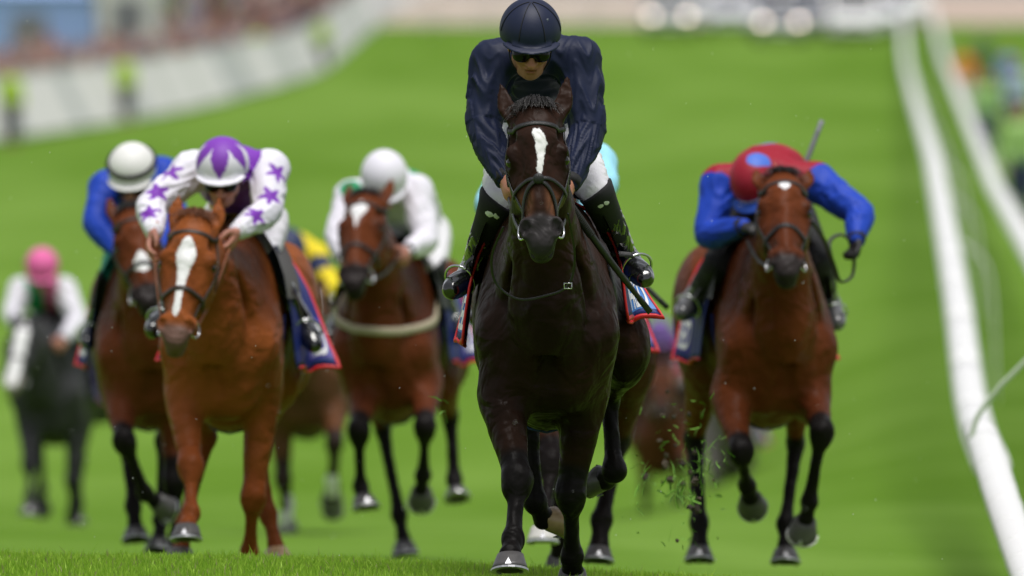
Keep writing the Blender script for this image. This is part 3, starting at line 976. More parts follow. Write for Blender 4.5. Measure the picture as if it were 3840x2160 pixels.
def fold_disp(verts, N, axes, amp, freq=24.0, seed=0.0):
    """cloth folds: ridges running round each limb; axes: list of (a, b, weight)"""
    best = np.full(len(verts), 9.0); along = np.zeros(len(verts)); dirs = np.zeros_like(verts); wt = np.zeros(len(verts)); sid = np.zeros(len(verts))
    for i, (a, b, w) in enumerate(axes):
        ab = b - a; Ln = np.linalg.norm(ab)
        t = np.clip(((verts - a) @ ab) / (Ln * Ln), -.2, 1.2)
        q = verts - a - t[:, None] * ab
        dd = np.linalg.norm(q, axis=1)
        m = dd < best
        best[m] = dd[m]; along[m] = (t * Ln)[m]; dirs[m] = (q / np.maximum(dd, 1e-6)[:, None])[m]
        wt[m] = (w * (0.95 - 0.35 * (np.abs(t - .5) * 2) ** 2))[m]; sid[m] = i
    tw = vnoise(np.stack([dirs[:, 0] * 1.7 + seed, dirs[:, 1] * 1.7 + sid * 3.3, dirs[:, 2] * 1.7], 1))
    c = np.stack([along * freq + tw * 2.2, dirs[:, 0] * 1.6 + sid * 7.1 + seed, dirs[:, 2] * 1.6 + dirs[:, 1]], 1)
    n1 = vnoise(c); n2 = vnoise(c * np.array([2.0, 1.2, 1.2]) + 9.7)
    rid = (0.42 - np.abs(n1)) * 1.6 + (0.4 - np.abs(n2)) * .45
    return verts + N * (rid * amp * wt)[:, None], sid

def build_rider(R, H):
    O = H.O; h = R.get('h', .008); hb_ = R.get('hb', h)
    base = V(R.get('base', (0, .2, 1.1)))
    root = empty('person', O + base, R['label'], 'person', 'jockeys riding in the race')
    def mk(name, verts, faces, mat, parent=None, attrs=None, smooth=True):
        o = make(name, np.asarray(verts) - base, faces, mat, root if parent is None else parent, smooth, attrs)
        return o
    def mkf(f, name, mat, parent=None, col=None, sm=2, post=None):
        v, q = f.mesh(sm)
        if post is not None:
            v = post(v, normals(v, q))
        at = None
        if col is not None:
            at = {'Col': np.tile(V(col), (len(v), 1)) if not callable(col) else col(v)}
        return mk(name, v, q, mat, parent, at)
    pel, mid, che, c7 = V(R['pelvis']), V(R['mid']), V(R['chest']), V(R['c7'])
    sh, el, wr = R['sh'], R['el'], R['wr']
    kn, an, to = R['kn'], R['an'], R['toe']
    sh = {s: V(sh[s]) for s in (-1, 1)}; el = {s: V(el[s]) for s in (-1, 1)}; wr = {s: V(wr[s]) for s in (-1, 1)}
    kn = {s: V(kn[s]) for s in (-1, 1)}; an = {s: V(an[s]) for s in (-1, 1)}; to = {s: V(to[s]) for s in (-1, 1)}
    hip = {s: pel + unit(sh[1] - sh[-1]) * s * .09 * np.array([1, 1, .3]) + V(0, -.01, -.05) for s in (-1, 1)}
    lat = unit(sh[1] - sh[-1])
    Hc = V(R['head']); pt, yw, rl = [math.radians(a) for a in R.get('look', (25, 0, 0))]
    hf = V(math.sin(yw) * math.cos(pt), -math.cos(yw) * math.cos(pt), -math.sin(pt))
    hu = unit(V(math.sin(rl), 0, 1) - hf * (V(math.sin(rl), 0, 1) @ hf)); hl = np.cross(hu, hf) * -1
    hl = np.cross(hf, hu) * (-1 if np.cross(hf, hu)[0] < 0 else 1)
    def X(f_, u_, l_):
        return Hc + hf * f_ + hu * u_ + hl * l_
    hrot = np.array([hl, hf, hu])
    allp = np.vstack([pel, mid, che, c7, Hc] + [x[s] for x in (sh, el, wr, kn, an, to) for s in (-1, 1)])
    lo, hi = allp.min(0) - .19, allp.max(0) + .19
    # ---- skin body: one continuous surface
    f = Field(lo, hi, hb_)
    f.ball(X(-.015, .03, 0), V(.074, .095, .085), k=.0, rot=hrot)
    f.ball(X(.032, -.028, 0), V(.055, .064, .080), k=.03, rot=hrot)
    f.ball(X(.066, -.098, 0), V(.030, .026, .022), k=.03, rot=hrot)
    f.chain([X(-.005, -.07, -.048), X(.04, -.095, -.032)], [.016, .014], k=.03); f.chain([X(-.005, -.07, .048), X(.04, -.095, .032)], [.016, .014], k=.03)
    f.chain([X(.088, .018, 0), X(.108, -.014, 0), X(.120, -.034, 0)], [.009, .012, .016], k=.010)
    for s in (-1, 1):
        f.ball(X(.104, -.036, s * .014), .010, k=.008)
        f.ball(X(.076, -.024, s * .040), V(.024, .02, .022), k=.02, rot=hrot)
        f.ball(X(.086, .004, s * .033), V(.017, .012, .012), k=.008, rot=hrot, op='cut')
        f.ball(X(.079, .004, s * .033), .0125, k=.004)
        f.ball(X(-.002, -.008, s * .077), V(.009, .022, .032), k=.008, rot=hrot)
    f.ball(X(.090, -.061, 0), V(.026, .014, .008), k=.008, rot=hrot); f.ball(X(.088, -.074, 0), V(.022, .014, .009), k=.008, rot=hrot)
    f.chain([X(.097, -.066, -.022), X(.101, -.068, 0), X(.097, -.066, .022)], [.004, .005, .004], k=.003, op='cut')
    f.chain([c7 + V(0, 0, -.02), lerp(c7, X(-.02, -.08, 0), .5), X(-.015, -.05, 0)], [.06, .056, .058], k=.03)
    f.chain([pel, mid, che, c7], [.10, .095, .105, .06], k=.05, side=lat, ratio=[1.25, 1.2, 1.3, 1.2])
    for s in (-1, 1):
        f.chain([lerp(c7, sh[s], .3), sh[s], lerp(sh[s], el[s], .5), el[s], lerp(el[s], wr[s], .5), wr[s]], [.05, .05, .044, .037, .034, .027], k=.03, n=3)
        hd = R['hand'][s]
        hand_shape(f, wr[s], hd[0], hd[1], s, curl=hd[2] if len(hd) > 2 else (40, 65, 45))
        f.chain([hip[s], lerp(hip[s], kn[s], .5), kn[s], lerp(kn[s], an[s], .4), an[s], lerp(an[s], to[s], .7) + unit(an[s] - kn[s]) * .045], [.075, .068, .048, .044, .03, .022], k=.03, n=3)
    def skincol(v):
        c = np.tile(V(R.get('skin', (.48, .20, .138))), (len(v), 1))
        r = v - Hc
        ff, uu, l_ = r @ hf, r @ hu, r @ hl
        red = np.exp(-((ff - .115) / .03) ** 2 - ((uu + .03) / .03) ** 2) * .45 + np.exp(-((uu + .067) / .011) ** 2 - (l_ / .028) ** 2) * (ff > .07) * 1.1
        c *= np.stack([1 - red * .25, 1 - red * .45, 1 - red * .45], 1)
        dk = np.exp(-((uu + .0675 - 1.5 * l_ ** 2) / .0035) ** 2) * (np.abs(l_) < .023) * (ff > .07) * .8  # mouth line and nostrils: shade of the openings painted into the skin colour
        dk = np.maximum(dk, np.exp(-((uu + .0465) / .005) ** 2 - ((np.abs(l_) - .010) / .0055) ** 2) * (ff > .1) * .8)
        c *= np.stack([1 - dk * .75, 1 - dk * .9, 1 - dk * .9], 1)
        beard = np.exp(-((uu + .09) / .03) ** 2) * (ff > .0) * .32
        c *= (1 - beard)[:, None]
        gl = R.get('gloves')
        if gl is not None:
            for s in (-1, 1):
                m = np.linalg.norm(v - (wr[s] + unit(R['hand'][s][0]) * .05), axis=1) < .125
                m &= ((v - wr[s]) @ unit(R['hand'][s][0])) > -.02
                c[m] = V(gl)
        return c
    body = mkf(f, 'body', SKIN, col=skincol)
    # ---- jacket (silks)
    puff = R.get('puff', 1.0)
    f = Field(lo, hi, h)
    f.chain([lerp(pel, mid, .25), mid, che, lerp(che, c7, .75)], [.128, .125, .138, .085], k=.0, side=lat, ratio=[1.22, 1.18, 1.28, 1.25], n=3)
    for s in (-1, 1):
        f.chain([lerp(c7, sh[s], .25) + V(0, .02, -.01), sh[s]], [.075, .078], k=.05)
        f.chain([sh[s], lerp(sh[s], el[s], .5), el[s], lerp(el[s], wr[s], .5), lerp(el[s], wr[s], .97)], [x * puff for x in (.080, .074, .066, .056, .038)], k=.045, n=3)
    f.chain([c7 + hf * .01 + V(0, 0, -.012), lerp(c7, X(-.02, -.08, 0), .38)], [.075, .069], k=.02)
    jax = []
    for s in (-1, 1):
        jax += [(sh[s], el[s], 1.0), (el[s], wr[s], .9)]
    jax += [(pel, che, .9)]
    def post(v, n):
        v2, sid = fold_disp(v, n, jax, R.get('fold', .008), R.get('ffreq', 22), R.get('seed', 1) * 1.37)
        return v2
    def jcol(v):
        da = {s: seg_dist(v, np.array([sh[s], el[s], wr[s]])) for s in (-1, 1)}
        dt = seg_dist(v, np.array([pel, mid, che, c7])) * .62
        sl = np.minimum(da[-1], da[1]) < dt
        return R['silks'](v, sl, dict(sh=sh, el=el, wr=wr, che=che, c7=c7, pel=pel, lat=lat, mid=mid))
    jac = mkf(f, 'jacket', R.get('jmat', SILK), col=jcol, sm=1, post=post)
    for s in (-1, 1):
        a = lerp(el[s], wr[s], .90); b = lerp(el[s], wr[s], 1.02)
        MBx = MB().tube([a, b], [.043, .041], 12)
        mk('cuff', MBx.v, MBx.f, R.get('cuffmat', MATT_BLACK), jac)
    # ---- breeches
    f = Field(lo, hi, h * 1.35)
    f.chain([lerp(pel, mid, .3), pel], [.122, .13], k=0, side=lat, ratio=[1.2, 1.2])
    for s in (-1, 1):
        f.chain([hip[s], lerp(hip[s], kn[s], .5), kn[s], lerp(kn[s], an[s], .15)], [.108, .088, .058, .034], k=.05, n=3)
    bax = [(hip[s], kn[s], 1.0) for s in (-1, 1)] + [(pel, mid, .8)]
    mkf(f, 'breeches', R.get('breeches', COTTON), sm=1, post=lambda v, n: fold_disp(v, n, bax, .006, 26, R.get('seed', 1) + 4.2)[0])
    # ---- boots
    for s in (-1, 1):
        k_, a_, t_ = kn[s], an[s], to[s]
        fd = unit(t_ - a_); sd = unit(a_ - k_); up = -sd
        f = Field(np.minimum(np.minimum(k_, a_), t_) - .14, np.maximum(np.maximum(k_, a_), t_) + .14, min(h, .0095))
        f.chain([lerp(k_, a_, .30), lerp(k_, a_, .55), lerp(k_, a_, .85), a_], [.056, .054, .047, .047], k=0, n=3)
        f.chain([a_ - fd * .03 + sd * .045, a_ + fd * .05 + sd * .04, lerp(a_, t_, .72) + sd * .045, t_ + sd * .048], [.040, .044, .047, .037], k=.03, n=3)
        f.chain([a_ - fd * .045 + sd * .075, a_ - fd * .035 + sd * .09], [.028, .028], k=.01)
        boot = mkf(f, 'boot', R.get('bootmat', PATENT), sm=1, post=lambda v, n, a_=a_, k_=k_: fold_disp(v, n, [(k_, a_, .9)], .006, 30, s + 2.2)[0])
        f = Field(np.minimum(k_, a_) - .14, np.maximum(k_, a_) + .14, min(h, .012))
        f.chain([lerp(k_, hip[s], .12), k_, lerp(k_, a_, .2), lerp(k_, a_, .45), lerp(k_, a_, .62)], [.076, .069, .062, .057, .055], k=0, n=3)
        f.cut(k_ + V(0, 0, .012), V(-s * .6, -.12, .78), k=.006)
        mkf(f, 'gaiter', R.get('gaiter', MATT_BLACK), boot, sm=1)
        # stirrup on the horse's side, round the ball of the foot
        ball = lerp(a_, t_, .66) + sd * .06
        st_l = unit(np.cross(fd, up)); nst = 18
        pts = [ball + st_l * .062 * math.cos(x) * (1.0) + up * (.045 + .075 * math.sin(x)) for x in np.linspace(-.6, math.pi + .6, nst)]
        st = MB().tube(pts, .0055, 6)
        st.tube([pts[0], pts[-1]], .010, 6, flat=.5)
        sto = make('stirrup', st.v, st.f, STEEL, H.root)
        sl_top = H.T(s * .27, .02, 1.27)
        lp = catmull([pts[nst // 2], lerp(pts[nst // 2], sl_top, .5) + V(s * .02, 0, 0), sl_top], 5)
        MB().ribbon(lp, np.tile(V(s, -.3, .1), (len(lp), 1)), .022, .004).build('stirrup_leather', H.cfg.get('leather', BLACK_LEATHER), sto)
        if R.get('badge'):
            ctr = lerp(k_, a_, .16); out = unit(V(s * .25, -1, .15)); q = ctr + out * .0775
            t1 = unit(np.cross(out, sd)); t2 = np.cross(t1, out)
            sh_ = [(-.010, -.012), (-.002, -.004), (.004, -.012), (.011, -.010), (.007, .002), (.009, .012), (-.001, .015), (-.008, .010), (-.004, .004), (-.011, .0)]
            mk('emblem', [q + t1 * x + t2 * y for x, y in sh_] + [q + out * .002], [(i, (i + 1) % 10, 10) for i in range(10)], WHITE_PRINT, boot, smooth=False)
    # ---- helmet
    f = Field(Hc - .22, Hc + .24, min(h, .008))
    hz_ = R.get('hat', 1.0)
    f.ball(X(-.010, .052, 0), V(.117, .140, .118) * hz_, k=0, rot=hrot)
    f.cut(X(0, .022, 0), -hu + hf * .16, k=.006)
    f.ball(X(-.02, .02, 0), V(.088, .105, .11), k=.006, rot=hrot, op='cut')
    f.chain([X(.112, .046, -.07), X(.136, .044, -.035), X(.142, .043, 0), X(.136, .044, .035), X(.112, .046, .07)], [.006, .006, .006, .006, .006], k=.02)
    hel = mkf(f, 'helmet', CAP_SILK, col=lambda v: R['cap']((v - Hc) @ hrot.T), sm=2)
    f = Field(Hc - .22, Hc + .24, min(h, .005))
    f.ball(X(.060, .040, 0), V(.113, .112, .013), k=0, rot=hrot)
    f.cut(X(.075, 0, 0), -hf, k=.004)
    f.ball(X(-.01, .052, 0), V(.108, .13, .11), k=.003, rot=hrot, op='cut')
    mkf(f, 'peak', CAP_SILK, hel, col=R.get("peak", lambda v: R["cap"]((v - Hc) @ hrot.T)), sm=1)
    for i in range(R.get('seams', 0)):
        a = math.radians(-75 + 150 * i / (R['seams'] - 1))
        pts = []
        for t in np.linspace(.06, 1.45, 14):
            dd = V(math.sin(a) * math.sin(t), math.cos(a) * math.sin(t), math.cos(t))
            pts.append(X(-.010 + .1415 * dd[1], .052 + .1195 * dd[2], .1185 * dd[0]))
        sm_ = MB().tube(pts, .0016, 5)
        mk('seam', sm_.v, sm_.f, R.get('seammat', MATT_BLACK), hel)
    # strap under the chin
    stp = MB().tube(catmull([X(.0, .02, -.082), X(.03, -.06, -.072), X(.05, -.118, -.02), X(.05, -.118, .02), X(.03, -.06, .072), X(.0, .02, .082)], 5), .006, 6, flat=.4)
    mk('chin_strap', stp.v, stp.f, MATT_BLACK, hel)
    # ---- goggles
    f = Field(Hc - .16, Hc + .2, min(h, .005))
    f.ball(X(.028, .004, 0), V(.079, .088, .060), k=0, rot=hrot)
    for s in (-1, 1):
        f.ball(X(.09, -.005, s * .034), V(.036, .030, .030), k=.02, rot=hrot)
    f.cut(X(.0, .034, 0), hu, k=.006); f.cut(X(.0, -.030, 0), -hu, k=.012); f.cut(X(.030, 0, 0), -hf, k=.006)
    f.ball(X(.100, -.036, 0), V(.017, .05, .030), k=.012, rot=hrot, op='cut')
    gog = mkf(f, 'goggles', LENS, sm=1)
    if R.get('goggle_text'):
        tv, tf = text_mesh(R['goggle_text'], 0.0)
        pv = []
        for a, b in tv:
            l_ = lerp(-.019, .019, a); pv.append(X(.1205 - l_ * l_ * 3, lerp(.012, .028, b), l_))
        if np.dot(np.cross(hf, hu), hl) * 1 > 0:
            pass
        mk('lettering', pv, tf, plain('grey print', (.25, .25, .27), .5), gog, smooth=False)
    if R.get('band'):
        pts = []
        for a in np.linspace(0, 2 * math.pi, 33)[:-1]:
            pts.append(X(-.010 + .132 * math.cos(a), .088 - .004 * math.cos(a), .1115 * math.sin(a)))
        bd = MB().tube(pts, .013, 6, closed=True)
        mk('goggle_strap', bd.v, bd.f, MATT_BLACK, hel)
    H.rider = dict(X=X, wr=wr, root=root)
    return root

def whip(label, pts, rads, mat=None, handle=None):
    """tapered stick with a bound handle and a flat flap"""
    W_ = np.asarray(pts, float)
    o = empty('riding_whip', W_[0], label, 'whip')
    C = catmull(W_, 8) - W_[0]
    r = np.interp(np.linspace(0, 1, len(C)), np.linspace(0, 1, len(rads)), rads)
    MB().tube(C, r, 8).build('shaft', mat or BLACK_LEATHER, o)
    n = max(3, len(C) // 3)
    hnd = MB()
    for i in range(n * 4):
        t = i / 4
        a, b = C[int(t)], C[int(t) + 1]
        q = lerp(a, b, t - int(t)); dd = unit(b - a)
        hnd.tube([q - dd * .004, q + dd * .004], r[0] * 1.18, 8)
    hnd.build('handle_binding', MATT_BLACK, o)
    e = C[-1]; dd = unit(C[-1] - C[-2]); sd = unit(np.cross(dd, (0, 1, 0)))
    MB().ribbon([e - dd * .05, e, e + dd * .04], [V(0, -1, 0)] * 3, .024, .006).build('flap', mat or BLACK_LEATHER, o)
    return o
# ---------------------------------------------------------------- course turf
def build_ground():
    xs = np.unique(np.concatenate([np.linspace(-5, 6, 56), -5 - np.geomspace(.3, 900, 30), 6 + np.geomspace(.3, 900, 30)]))
    ys = np.unique(np.concatenate([np.linspace(-60, 36, 20), np.linspace(36, 62, 90), np.linspace(62, 130, 60), np.geomspace(131, 3000, 70)]))
    X, Y = np.meshgrid(xs, ys)
    Z = gz(X, np.maximum(Y, 0))
    v = np.stack([X.ravel(), Y.ravel(), Z.ravel()], 1)
    nx, ny = len(xs), len(ys)
    i, j = np.meshgrid(np.arange(nx - 1), np.arange(ny - 1))
    a = (j * nx + i).ravel()
    Q = np.stack([a, a + 1, a + nx + 1, a + nx], 1)
    m, N, L, B = nodemat('course turf')
    geo = N.new('ShaderNodeNewGeometry')
    def noise(scale, det=4):
        n = N.new('ShaderNodeTexNoise'); n.inputs['Scale'].default_value = scale; n.inputs['Detail'].default_value = det
        L.new(geo.outputs['Position'], n.inputs['Vector'])
        return n
    n1, n2, n3 = noise(0.06, 3), noise(0.5, 4), noise(14, 4)
    mpg = N.new('ShaderNodeMapping'); mpg.inputs['Scale'].default_value = (3.0, .35, 1.0); mpg.inputs['Rotation'].default_value = (0, 0, .03)
    L.new(geo.outputs['Position'], mpg.inputs['Vector']); L.new(mpg.outputs[0], n1.inputs['Vector'])
    r = N.new('ShaderNodeValToRGB')
    r.color_ramp.elements[0].position = .40; r.color_ramp.elements[0].color = (0.088, 0.182, 0.011, 1)
    r.color_ramp.elements[1].position = .60; r.color_ramp.elements[1].color = (0.142, 0.252, 0.036, 1)
    ad = N.new('ShaderNodeMath'); ad.operation = 'MULTIPLY_ADD'; ad.inputs[1].default_value = .45
    L.new(n2.outputs['Fac'], ad.inputs[0])
    sb = N.new('ShaderNodeMath'); sb.operation = 'MULTIPLY'; sb.inputs[1].default_value = .55
    L.new(n1.outputs['Fac'], sb.inputs[0]); L.new(sb.outputs[0], ad.inputs[2])
    L.new(ad.outputs[0], r.inputs['Fac'])
    mp = N.new('ShaderNodeMapRange'); mp.inputs['To Min'].default_value = .75; mp.inputs['To Max'].default_value = 1.2
    L.new(n3.outputs['Fac'], mp.inputs['Value'])
    mx = N.new('ShaderNodeMix'); mx.data_type = 'RGBA'; mx.blend_type = 'MULTIPLY'; mx.inputs['Factor'].default_value = 1
    L.new(r.outputs['Color'], mx.inputs[6]); L.new(mp.outputs[0], mx.inputs[7])
    L.new(mx.outputs[2], B.inputs['Base Color'])
    B.inputs['Roughness'].default_value = .8
    B.inputs['Specular IOR Level'].default_value = .03
    B.inputs['Sheen Weight'].default_value = .0
    B.inputs['Sheen Roughness'].default_value = .6
    B.inputs['Sheen Tint'].default_value = (.55, .75, .25, 1)
    o = make('ground', v, Q, m)
    o['kind'] = 'structure'
    return o

def build_grass():
    rng = np.random.default_rng(3)
    m, N, L, B = nodemat('grass blades')
    at = N.new('ShaderNodeAttribute'); at.attribute_name = 'Col'
    L.new(at.outputs['Color'], B.inputs['Base Color'])
    B.inputs['Roughness'].default_value = .5
    B.inputs['Specular IOR Level'].default_value = .25
    tr = N.new('ShaderNodeBsdfTranslucent'); L.new(at.outputs['Color'], tr.inputs['Color'])
    ms = N.new('ShaderNodeMixShader'); ms.inputs[0].default_value = .35
    L.new(B.outputs[0], ms.inputs[1]); L.new(tr.outputs[0], ms.inputs[2])
    L.new(ms.outputs[0], N['Material Output'].inputs['Surface'])
    n = 125000
    x = np.clip(rng.normal(0, 1, n), -3, 3) * .45 + rng.uniform(-3.1, 3.3, n); y = 44.0 + 1.35 * rng.normal(0, 1, n)
    z = gz(x, y)
    hgt = rng.gamma(6, .0052, n) * (0.75 + .5 * (vnoise(np.stack([x * 5, y * 5, x * 0], 1)) * .5 + .5))
    hgt = np.clip(hgt, .012, .075) * np.where(rng.uniform(0, 1, n) < .05, 1.0, .64)
    wd = rng.uniform(.0016, .0032, n)
    az = rng.uniform(0, 2 * math.pi, n); ln = rng.normal(0, .35, n) * hgt; laz = rng.uniform(0, 2 * math.pi, n)
    sx, sy = np.cos(az) * wd, np.sin(az) * wd
    lx, ly = np.cos(laz) * ln, np.sin(laz) * ln
    b0 = np.stack([x - sx, y - sy, z - .004], 1); b1 = np.stack([x + sx, y + sy, z - .004], 1)
    m0 = np.stack([x - sx * .8 + lx * .35, y - sy * .8 + ly * .35, z + hgt * .55], 1); m1 = np.stack([x + sx * .8 + lx * .35, y + sy * .8 + ly * .35, z + hgt * .55], 1)
    tp = np.stack([x + lx, y + ly, z + hgt], 1)
    v = np.stack([b0, b1, m1, m0, tp], 1).reshape(-1, 3)
    i = np.arange(n) * 5
    tris = np.vstack([np.stack([i, i + 1, i + 2], 1), np.stack([i, i + 2, i + 3], 1), np.stack([i + 3, i + 2, i + 4], 1)])
    g = rng.uniform(0, 1, n)
    pale = rng.uniform(0, 1, n) < .06
    c = np.stack([.21 + .18 * g, .40 + .19 * g, .026 + .04 * g], 1)
    c[pale] = V(.30, .30, .12)
    o = make('grass', v, tris, m, attrs={'Col': np.repeat(c, 5, 0)})
    tag(o, 'short bright green turf blades along the brow at the bottom', 'grass', kind='stuff')
    return o

build_ground()
build_grass()

# ---------------------------------------------------------------- the leading dark horse
def leg(s, pts, **k):
    d = dict(s=s, pts=pts); d.update(k); return d
def local(u0, v0, D):
    O = P(u0, v0, D)
    return lambda u, v, y=0.0: P(u, v, D + y) - O

HU, HV, HD = 2050, 2150, 43.2
Lc = local(HU, HV, HD)
hero = dict(
    label='dark brown horse with a jagged white blaze, leading the race in sharp focus',
    u0=HU, v0=HV, D=HD, h=.0083, dz=-.055, seed=3, strands=260, cross_noseband=True, leg_r=.97, bw=.915,
    poll=Lc(2008, 420, -.98), muzzle=Lc(2032, 930, -1.27), face_yaw=0, muz_s=.45,
    coat=((.0140, .0072, .0052), (.0080, .0067, .0066), (.032, .0285, .0300), (.036, .0150, .0085)),
    face=(.028, .0132, .0090), snout=(.15, .062, .032), patch=SKY_PRINT, front_trim=True,
    blaze=[[(0.117, 0.002, 0.01), (0.13, 0.002, 0.019), (0.162, 0.012, 0.023), (0.18, 0.018, 0.023), (0.197, 0.012, 0.017), (0.222, 0.012, 0.015), (0.252, 0.011, 0.011), (0.284, 0.005, 0.012), (0.322, 0.008, 0.003)]],
    mane_side=-1, ears={-1: (-.140, -.01, -.128), 1: (-.160, -.01, .130)},
    legs=dict(
        fa=leg(-1, [Lc(1885, 1500, -.36), Lc(1940, 1800, -.60), Lc(1925, 2025, -.74), Lc(1914, 2080, -.81)], toe=(-.08, -1, .22), down=(-.0, -.30, -1)),
        fb=leg(1, [Lc(2190, 1500, -.20), Lc(2140, 1850, -.20), Lc(2146, 2085, -.03), Lc(2147, 2140, .01)], toe=(0, -.75, -.6), down=(0, .55, -.8)),
        ha=leg(-1, [V(-.17, .52, .84), Lc(1985, 1530, .84), Lc(2005, 1880, .82), Lc(2040, 1945, .88)], toe=(.45, .55, -.55), down=(.85, .35, .25), hoof=HOOF_PALE),
        hb=leg(1, [Lc(2345, 1300, .55), Lc(2280, 1490, .86), Lc(2305, 1765, .76), Lc(2272, 1795, .84)], toe=(-.4, .75, -.35), down=(-.75, .5, .2)),
    ),
    hands={-1: Lc(1905, 735, -.42), 1: Lc(2135, 745, -.42)},
    loops=[dict(pts=[Lc(1888, 850, -.95), Lc(1845, 960, -.85), Lc(1860, 1060, -.78), Lc(1940, 1120, -.78), Lc(2040, 1110, -.78), Lc(2130, 1070, -.80), Lc(2155, 960, -.88), Lc(2130, 800, -1.05)], r=.0052, buckle=Lc(2130, 1072, -.81))],
    flare={-1: .045, 1: .135}, drop={-1: -.03, 1: -.12},
)
H0 = build_horse(hero)
NAVY = V(.0115, .0165, .044)
def cap_plain(c):
    return lambda r: np.tile(V(c), (len(r), 1))
rider0 = dict(
    label='jockey in plain navy silks and navy cap with black goggles, riding the leading dark horse', h=.006, hb=.0052,
    pelvis=V(-.02, .52, 1.70), mid=V(-.03, .36, 1.83), chest=V(-.04, .08, 1.93), c7=V(-.05, -.13, 1.985),
    sh={-1: Lc(1850, 235, -.10), 1: Lc(2170, 225, -.10)}, el={-1: Lc(1812, 470, -.20), 1: Lc(2205, 490, -.20)}, wr={-1: Lc(1895, 675, -.38), 1: Lc(2135, 690, -.38)},
    hand={-1: ((.15, -.75, -.5), (1, .1, -.2)), 1: ((-.15, -.75, -.5), (-1, .1, -.2))},
    kn={-1: Lc(1862, 760, -.10), 1: Lc(2238, 725, -.10)}, an={-1: Lc(1772, 1010, .22), 1: Lc(2345, 960, .22)}, toe={-1: Lc(1706, 1058, .02), 1: Lc(2404, 1016, .02)}, badge=True,
    head=Lc(1988, 163, -.33), look=(28, 3, 0),
    silks=lambda v, sl, J: np.tile(NAVY, (len(v), 1)), cap=cap_plain(NAVY), seams=4, goggle_text='UOF', fold=.0135, ffreq=14, seed=1, puff=1.02,
)
build_rider(rider0, H0)
whip('long black whip held down along the leading horse shoulder', [H0.O + Lc(2138, 770, -.50), H0.O + Lc(2270, 955, -.38), H0.O + Lc(2420, 1148, -.2)], [.014, .014, .013, .009])
# ---------------------------------------------------------------- the other runners
BAY = ((.120, .032, .011), (.0105, .0085, .0085), (.022, .017, .017), (.072, .019, .008))
CHESTNUT = ((.24, .068, .018), (.20, .052, .014), (.13, .075, .060), (.155, .040, .011))
GREY = ((.050, .050, .053), (.030, .030, .032), (.34, .28, .28), (.028, .028, .030))
WHITE = V(.74, .72, .80); PURPLE = V(.20, .045, .42); BLUE = V(.015, .055, .42); MAROON = V(.30, .012, .028); GREEN = V(.012, .27, .11); PINK = V(.72, .13, .36); YELLOW = V(.78, .62, .02); LTBLUE = V(.33, .68, .85)
def solid(c):
    return lambda v, sl, J: np.tile(V(c), (len(v), 1))
def star(d2, ang, r0=.058, r1=.024):
    k = np.abs(((ang / (2 * math.pi) * 5) % 1) - .5) * 2
    return d2 < r1 + (r0 - r1) * k ** 1.3
def silks_purple(v, sl, J):
    c = np.tile(PURPLE, (len(v), 1)); c[sl] = WHITE
    for s in (-1, 1):
        a, b, w = J['sh'][s], J['el'][s], J['wr'][s]
        for q, dr in ((lerp(a, b, .30), V(s * .5, -.7, .5)), (lerp(a, b, .78), V(s * .2, -.9, .4)), (lerp(b, w, .5), V(s * .3, -.8, .5))):
            dr = unit(dr); ctr = q + dr * .06
            r = v - ctr; t1 = unit(np.cross(dr, (0, 0, 1))); t2 = np.cross(dr, t1)
            x, y = r @ t1, r @ t2
            m = star(np.hypot(x, y), np.arctan2(y, x)) & ((r @ dr) > -.045) & sl
            c[m] = PURPLE
    m = (~sl) & (np.abs((v - J['che']) @ J['lat']) > .13) & (v[:, 1] < J['che'][1] + .2)
    c[m] = V(.45, .25, .62)
    m = (~sl) & (((v - J['che']) @ unit(J['pel'] - J['che'])) > .20)
    c[m] = V(.62, .36, .03)
    return c
def cap_purple(r):
    c = np.tile(WHITE, (len(r), 1))
    a = np.arctan2(r[:, 0], r[:, 1] + .01); h = r[:, 2] - .05
    k = np.abs(((a / (2 * math.pi) * 6) % 1) - .5) * 2
    c[h > .105 - .105 * k ** 1.0] = PURPLE
    return c
def silks_maroon(v, sl, J):
    c = np.tile(MAROON, (len(v), 1))
    for s in (-1, 1):
        c[sl & (seg_dist(v, np.array([lerp(J['sh'][s], J['el'][s], .17), J['el'][s], J['wr'][s]])) < .105)] = BLUE
    r = v - (J['che'] + V(-.02, .06, .15)); m = (~sl) & (np.linalg.norm(r, axis=1) < .085)
    c[m] = V(.08, .22, .62)
    return c
def cap_maroon(r):
    c = np.tile(MAROON, (len(r), 1))
    a = np.arctan2(r[:, 0], r[:, 1]); c[(np.hypot(r[:, 0] - .06, r[:, 1] + .05) < .045) & (r[:, 2] > .08)] = V(.07, .16, .60)
    c[(r[:, 2] < .062) & (r[:, 1] > 0)] = WHITE
    return c
def silks_green(v, sl, J):
    c = np.tile(WHITE, (len(v), 1))
    x = (v - J['che']) @ J['lat']
    m = (~sl) & (np.abs(np.abs(x) - .10) < .035)
    c[m] = GREEN
    for s in (-1, 1):
        c[(np.linalg.norm(v - J['sh'][s] - V(0, -.06, .03), axis=1) < .06)] = GREEN if s < 0 else c[0]
    return c
def silks_pink(v, sl, J):
    c = np.tile(GREEN, (len(v), 1)); c[sl] = WHITE
    x = (v - J['che']) @ J['lat']
    c[(~sl) & (np.abs(x - .05) < .05)] = PINK * .7
    return c
def silks_yellow(v, sl, J):
    c = np.tile(YELLOW, (len(v), 1))
    x = (v - J['che']) @ J['lat']
    c[(~sl) & (v[:, 2] < J['che'][2] - .02)] = V(.02, .03, .09)
    for s in (-1, 1):
        c[seg_dist(v, np.array([lerp(J['sh'][s], J['el'][s], .35), lerp(J['sh'][s], J['el'][s], .5)])) < .085] = V(.02, .03, .09)
    return c

